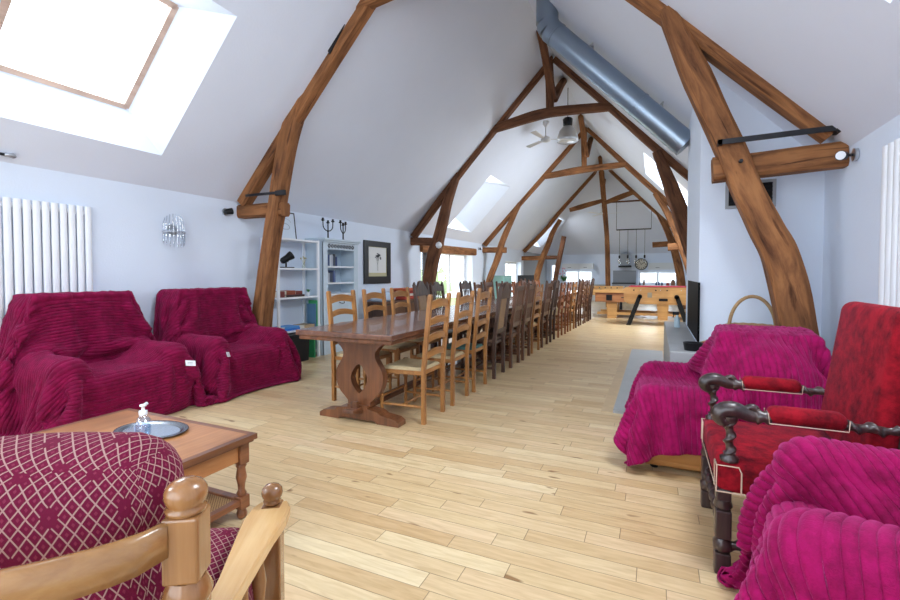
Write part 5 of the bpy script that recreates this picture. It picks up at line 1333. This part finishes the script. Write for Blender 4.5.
for x in (-.75, .55):
    for y in (.15, 1.0):
        b = MB(); b.prism([(x-.15, .46), (x+.15, .46), (x+.12, 0), (x-.12, 0)], 'y', y-.1, y+.1); b.build('leg', m_foos, gt)
b = MB(); b.box(-1.15, 1.25, .1, .14, .1, .17); b.build('lower_rail', m_foos, gt)
b = MB(); b.box(-1.15, 1.25, 1.0, 1.04, .1, .17); b.build('lower_rail', m_foos, gt)
f2 = thing('football_table', 'second light wood table football seen behind the end of the chair row', 'game table', (-1.55, 15.6, 0))
for y in (0, .7): b = MB(); b.box(-.62, .62, y, y+.03, .55, .84, .006); b.build('side_panel', m_foos, f2)
for x in (-.62, .59): b = MB(); b.box(x, x+.03, .03, .7, .55, .84); b.build('end_panel', m_foos, f2)
b = MB(); b.box(-.59, .59, .03, .7, .62, .64); b.build('playing_field', plain('field_green', srgb(70, 120, 70), .6), f2)
for i in range(6):
    x = -.45+i*.18; b = MB(); b.tube([(x, -.12, .80), (x, .82, .80)], .009, 8); r_ = b.build('rod', m_chrome, f2); b = MB(); b.tube([(x, -.2, .8), (x, -.1, .8)], .02, 8); b.build('handle', m_black, r_)
for sx in (-1, 1):
    for y in (.06, .67): b = MB(); b.box(sx*.52-.04, sx*.52+.04, y-.04, y+.04, 0, .6, .005); b.build('leg', m_black, f2)

# ------------------------------------------------------------------ kitchen on the far wall
def cabinet(name, label, x0, x1, y0, y1, z0, z1, nd, mat=m_white, top=None, hz=None):
    t = thing(name, label, 'cabinet', ((x0+x1)/2, y0, z0)); w_ = x1-x0; h_ = z1-z0
    b = MB(); b.box(-w_/2, w_/2, .02, y1-y0, 0, h_); b.build('body', mat, t)
    for k in range(nd):
        a = -w_/2+w_*k/nd+.008; c = -w_/2+w_*(k+1)/nd-.008
        b = MB(); b.box(a, c, 0, .02, .008, h_-.008, .003); d_ = b.build('door', mat, t)
        zz = h_*(.3 if h_ < .5 else .88); b = MB(); b.box((a+c)/2-.08, (a+c)/2+.08, -.02, -.005, zz-.008, zz+.008); b.build('handle', m_iron, d_)
    return t
m_kit = plain('kitchen_white', srgb(222, 226, 228), .45)
cabinet('wall_cabinet', 'white wall cabinet above the left kitchen window', -4.12, -2.66, 22.3, 22.69, 1.47, 1.74, 2, m_kit)
cabinet('wall_cabinet', 'white wall cabinet above the right kitchen window', -.28, 1.22, 22.3, 22.69, 1.43, 1.74, 2, m_kit)
cabinet('base_cabinet', 'white base cabinets under the left kitchen window', -4.2, -2.0, 22.05, 22.69, 0, .70, 4, m_kit)
cabinet('base_cabinet', 'white base cabinets under the right kitchen window', -.70, 1.24, 22.05, 22.69, 0, .70, 4, m_kit)
tag(MB().box(-4.22, -1.98, 22.0, 22.69, .701, .74, .005).build('worktop', m_stone), 'grey worktop under the left kitchen window', 'worktop')
tag(MB().box(-.72, 1.25, 22.0, 22.69, .701, .74, .005).build('worktop', m_stone), 'grey worktop under the right kitchen window', 'worktop')
rg = thing('range_cooker', 'wide stainless steel range cooker with a steel splash panel', 'cooker', (-1.3, 22.0, 0))
m_st = plain('kitchen_steel', srgb(150, 156, 162), .5, .3)
b = MB(); b.box(-.48, .48, 0, .66, .05, .80, .006); b.build('body', m_st, rg)
b = MB(); b.box(-.50, .50, -.01, .68, .80, .84, .004); b.build('hob', m_black, rg)
b = MB(); b.box(-.50, .50, .64, .67, .84, 1.40); b.build('splash_panel', m_st, rg)
for s in (-1, 1):
    b = MB(); b.box(s*.24-.21, s*.24+.21, -.015, 0, .2, .66, .004); d_ = b.build('oven_door', m_black, rg); b = MB(); b.tube([(s*.24-.18, -.03, .62), (s*.24+.18, -.03, .62)], .01, 8); b.build('handle', m_chrome, d_)
hd = thing('cooker_hood', 'steel cooker hood with a square duct above the range', 'hood', (-1.27, 22.3, 1.55))
b = MB(); b.box(-.20, .20, .0, .36, .08, .62); b.build('duct', m_st, hd)
b = MB(); b.box(-.27, .27, -.1, .37, 0, .08, .006); b.build('canopy', m_iron, hd)
ck = thing('wall_clock', 'large round wall clock with open wire frame beside the cooker hood', 'clock', (-.58, 22.62, 1.69))
b = MB(); b.tube([(.25*math.cos(2*PI*k/40), 0, .25*math.sin(2*PI*k/40)) for k in range(40)], .018, 6, closed=True, cap=False); b.build('outer_ring', m_iron, ck)
b = MB(); b.tube([(0, .02, 0), (0, .06, 0)], .235, 36); b.build('dial', plain('dial_cream', srgb(206, 200, 186), .6), ck)
for k in range(12):
    a = 2*PI*k/12; b = MB(); b.box(-.012, .012, 0, .018, .16, .215, M=Matrix.Rotation(a, 4, 'Y')); b.build('hour_mark', m_black, ck)
for a, l_ in ((1.0, .13), (-.6, .18)):
    b = MB(); b.box(-.008, .008, -.006, .0, -.03, l_, M=Matrix.Rotation(a, 4, 'Y')); b.build('hand', m_black, ck)
pr = thing('pendant_lamp', 'dark bar pendant with four bare bulb lamps hanging over the kitchen', 'lamp', (-.77, 18.82, 2.95))
b = MB(); b.box(-.62, .62, -.03, .03, -.02, .02); b.build('bar', m_iron, pr)
for x in (-.62, .62): b = MB(); b.tube([(x, 0, .0), (x, 0, 1.08)], .008, 6); b.build('suspension', m_iron, pr)
for k in range(4):
    x = -.50+k*.30; b = MB(); b.tube([(x, 0, 0), (x, 0, -.98)], .007, 6); c_ = b.build('cord', m_black, pr)
    b = MB(); b.lathe([(.02, -.98), (.035, -1.0), (.035, -1.08), (.03, -1.1)], x, 0, 10); b.build('socket', m_black, c_)
    b = MB(); b.lathe([(.02, -1.1), (.055, -1.17), (.06, -1.24), (.035, -1.3), (.004, -1.32)], x, 0, 12); b.build('bulb', glassy('bulb_glass', (.9, .9, .88, 1), .25), c_)
its = [(-.62, .10, .035, (60, 60, 64), 'dark jar beside the range on the right worktop'), (-.45, .26, .04, (120, 84, 60), 'tall utensil pot on the right worktop'), (.05, .15, .04, (70, 90, 130), 'small blue jar under the right kitchen window'),
       (.16, .15, .04, (70, 90, 130), 'second small blue jar under the right kitchen window'), (.28, .14, .04, (50, 70, 110), 'third small blue jar under the right kitchen window'), (.52, .10, .07, (180, 60, 60), 'red pot on the right worktop'),
       (.72, .24, .09, (150, 110, 84), 'brown bread crock on the right worktop'), (.95, .26, .10, (48, 48, 52), 'dark coffee machine on the right worktop'), (1.12, .22, .07, (70, 72, 76), 'dark kettle at the right end of the worktop')]
for x, h_, r_, c, lb in its:
    t = thing('jar' if 'jar' in lb else 'kitchen_pot', lb, 'jar' if 'jar' in lb else 'pot', (x, 22.2, .741))
    b = MB(); b.lathe([(r_*.8, 0), (r_, .02), (r_, h_*.75), (r_*.6, h_*.9)], n=12); b.build('body', plain('pot_%d_%d_%d' % c, srgb(*c), .4), t)
    b = MB(); b.lathe([(r_*.65, h_*.9), (r_*.6, h_), (r_*.1, h_+.01)], n=12); b.build('lid', m_black, t)
kp = thing('potted_plant', 'green leafy plant with pink flowers at the left kitchen window', 'plant', (-4.0, 22.2, .741))
b = MB(); b.lathe([(.08, 0), (.11, .14), (.115, .15)], n=14); b.build('pot', m_white, kp)
b = MB(); r9 = random.Random(6)
for k in range(70):
    a = r9.random()*6.28; e = Vector((r9.uniform(.05, .3)*math.cos(a), r9.uniform(.03, .15)*math.sin(a), .15+r9.random()*.3)); w_ = Vector((-math.sin(a), math.cos(a), 0))*.03
    m2 = e*.6+Vector((0, 0, .1)); b.add([Vector((0, 0, .14)), m2-w_, e, m2+w_], [(0, 1, 2, 3)])
b.build('leaves', m_green, kp)
b = MB()
for k in range(8): b.lathe([(.004, -.03), (.035, 0), (.004, .03)], r9.uniform(-.2, .1), r9.uniform(-.1, .1), 7, M=T(0, 0, .5+r9.random()*.35))
b.tube([(-.05, 0, .14), (-.06, 0, .8)], .01, 5); b.build('flowers', plain('pink_flower', srgb(214, 110, 140), .7), kp)
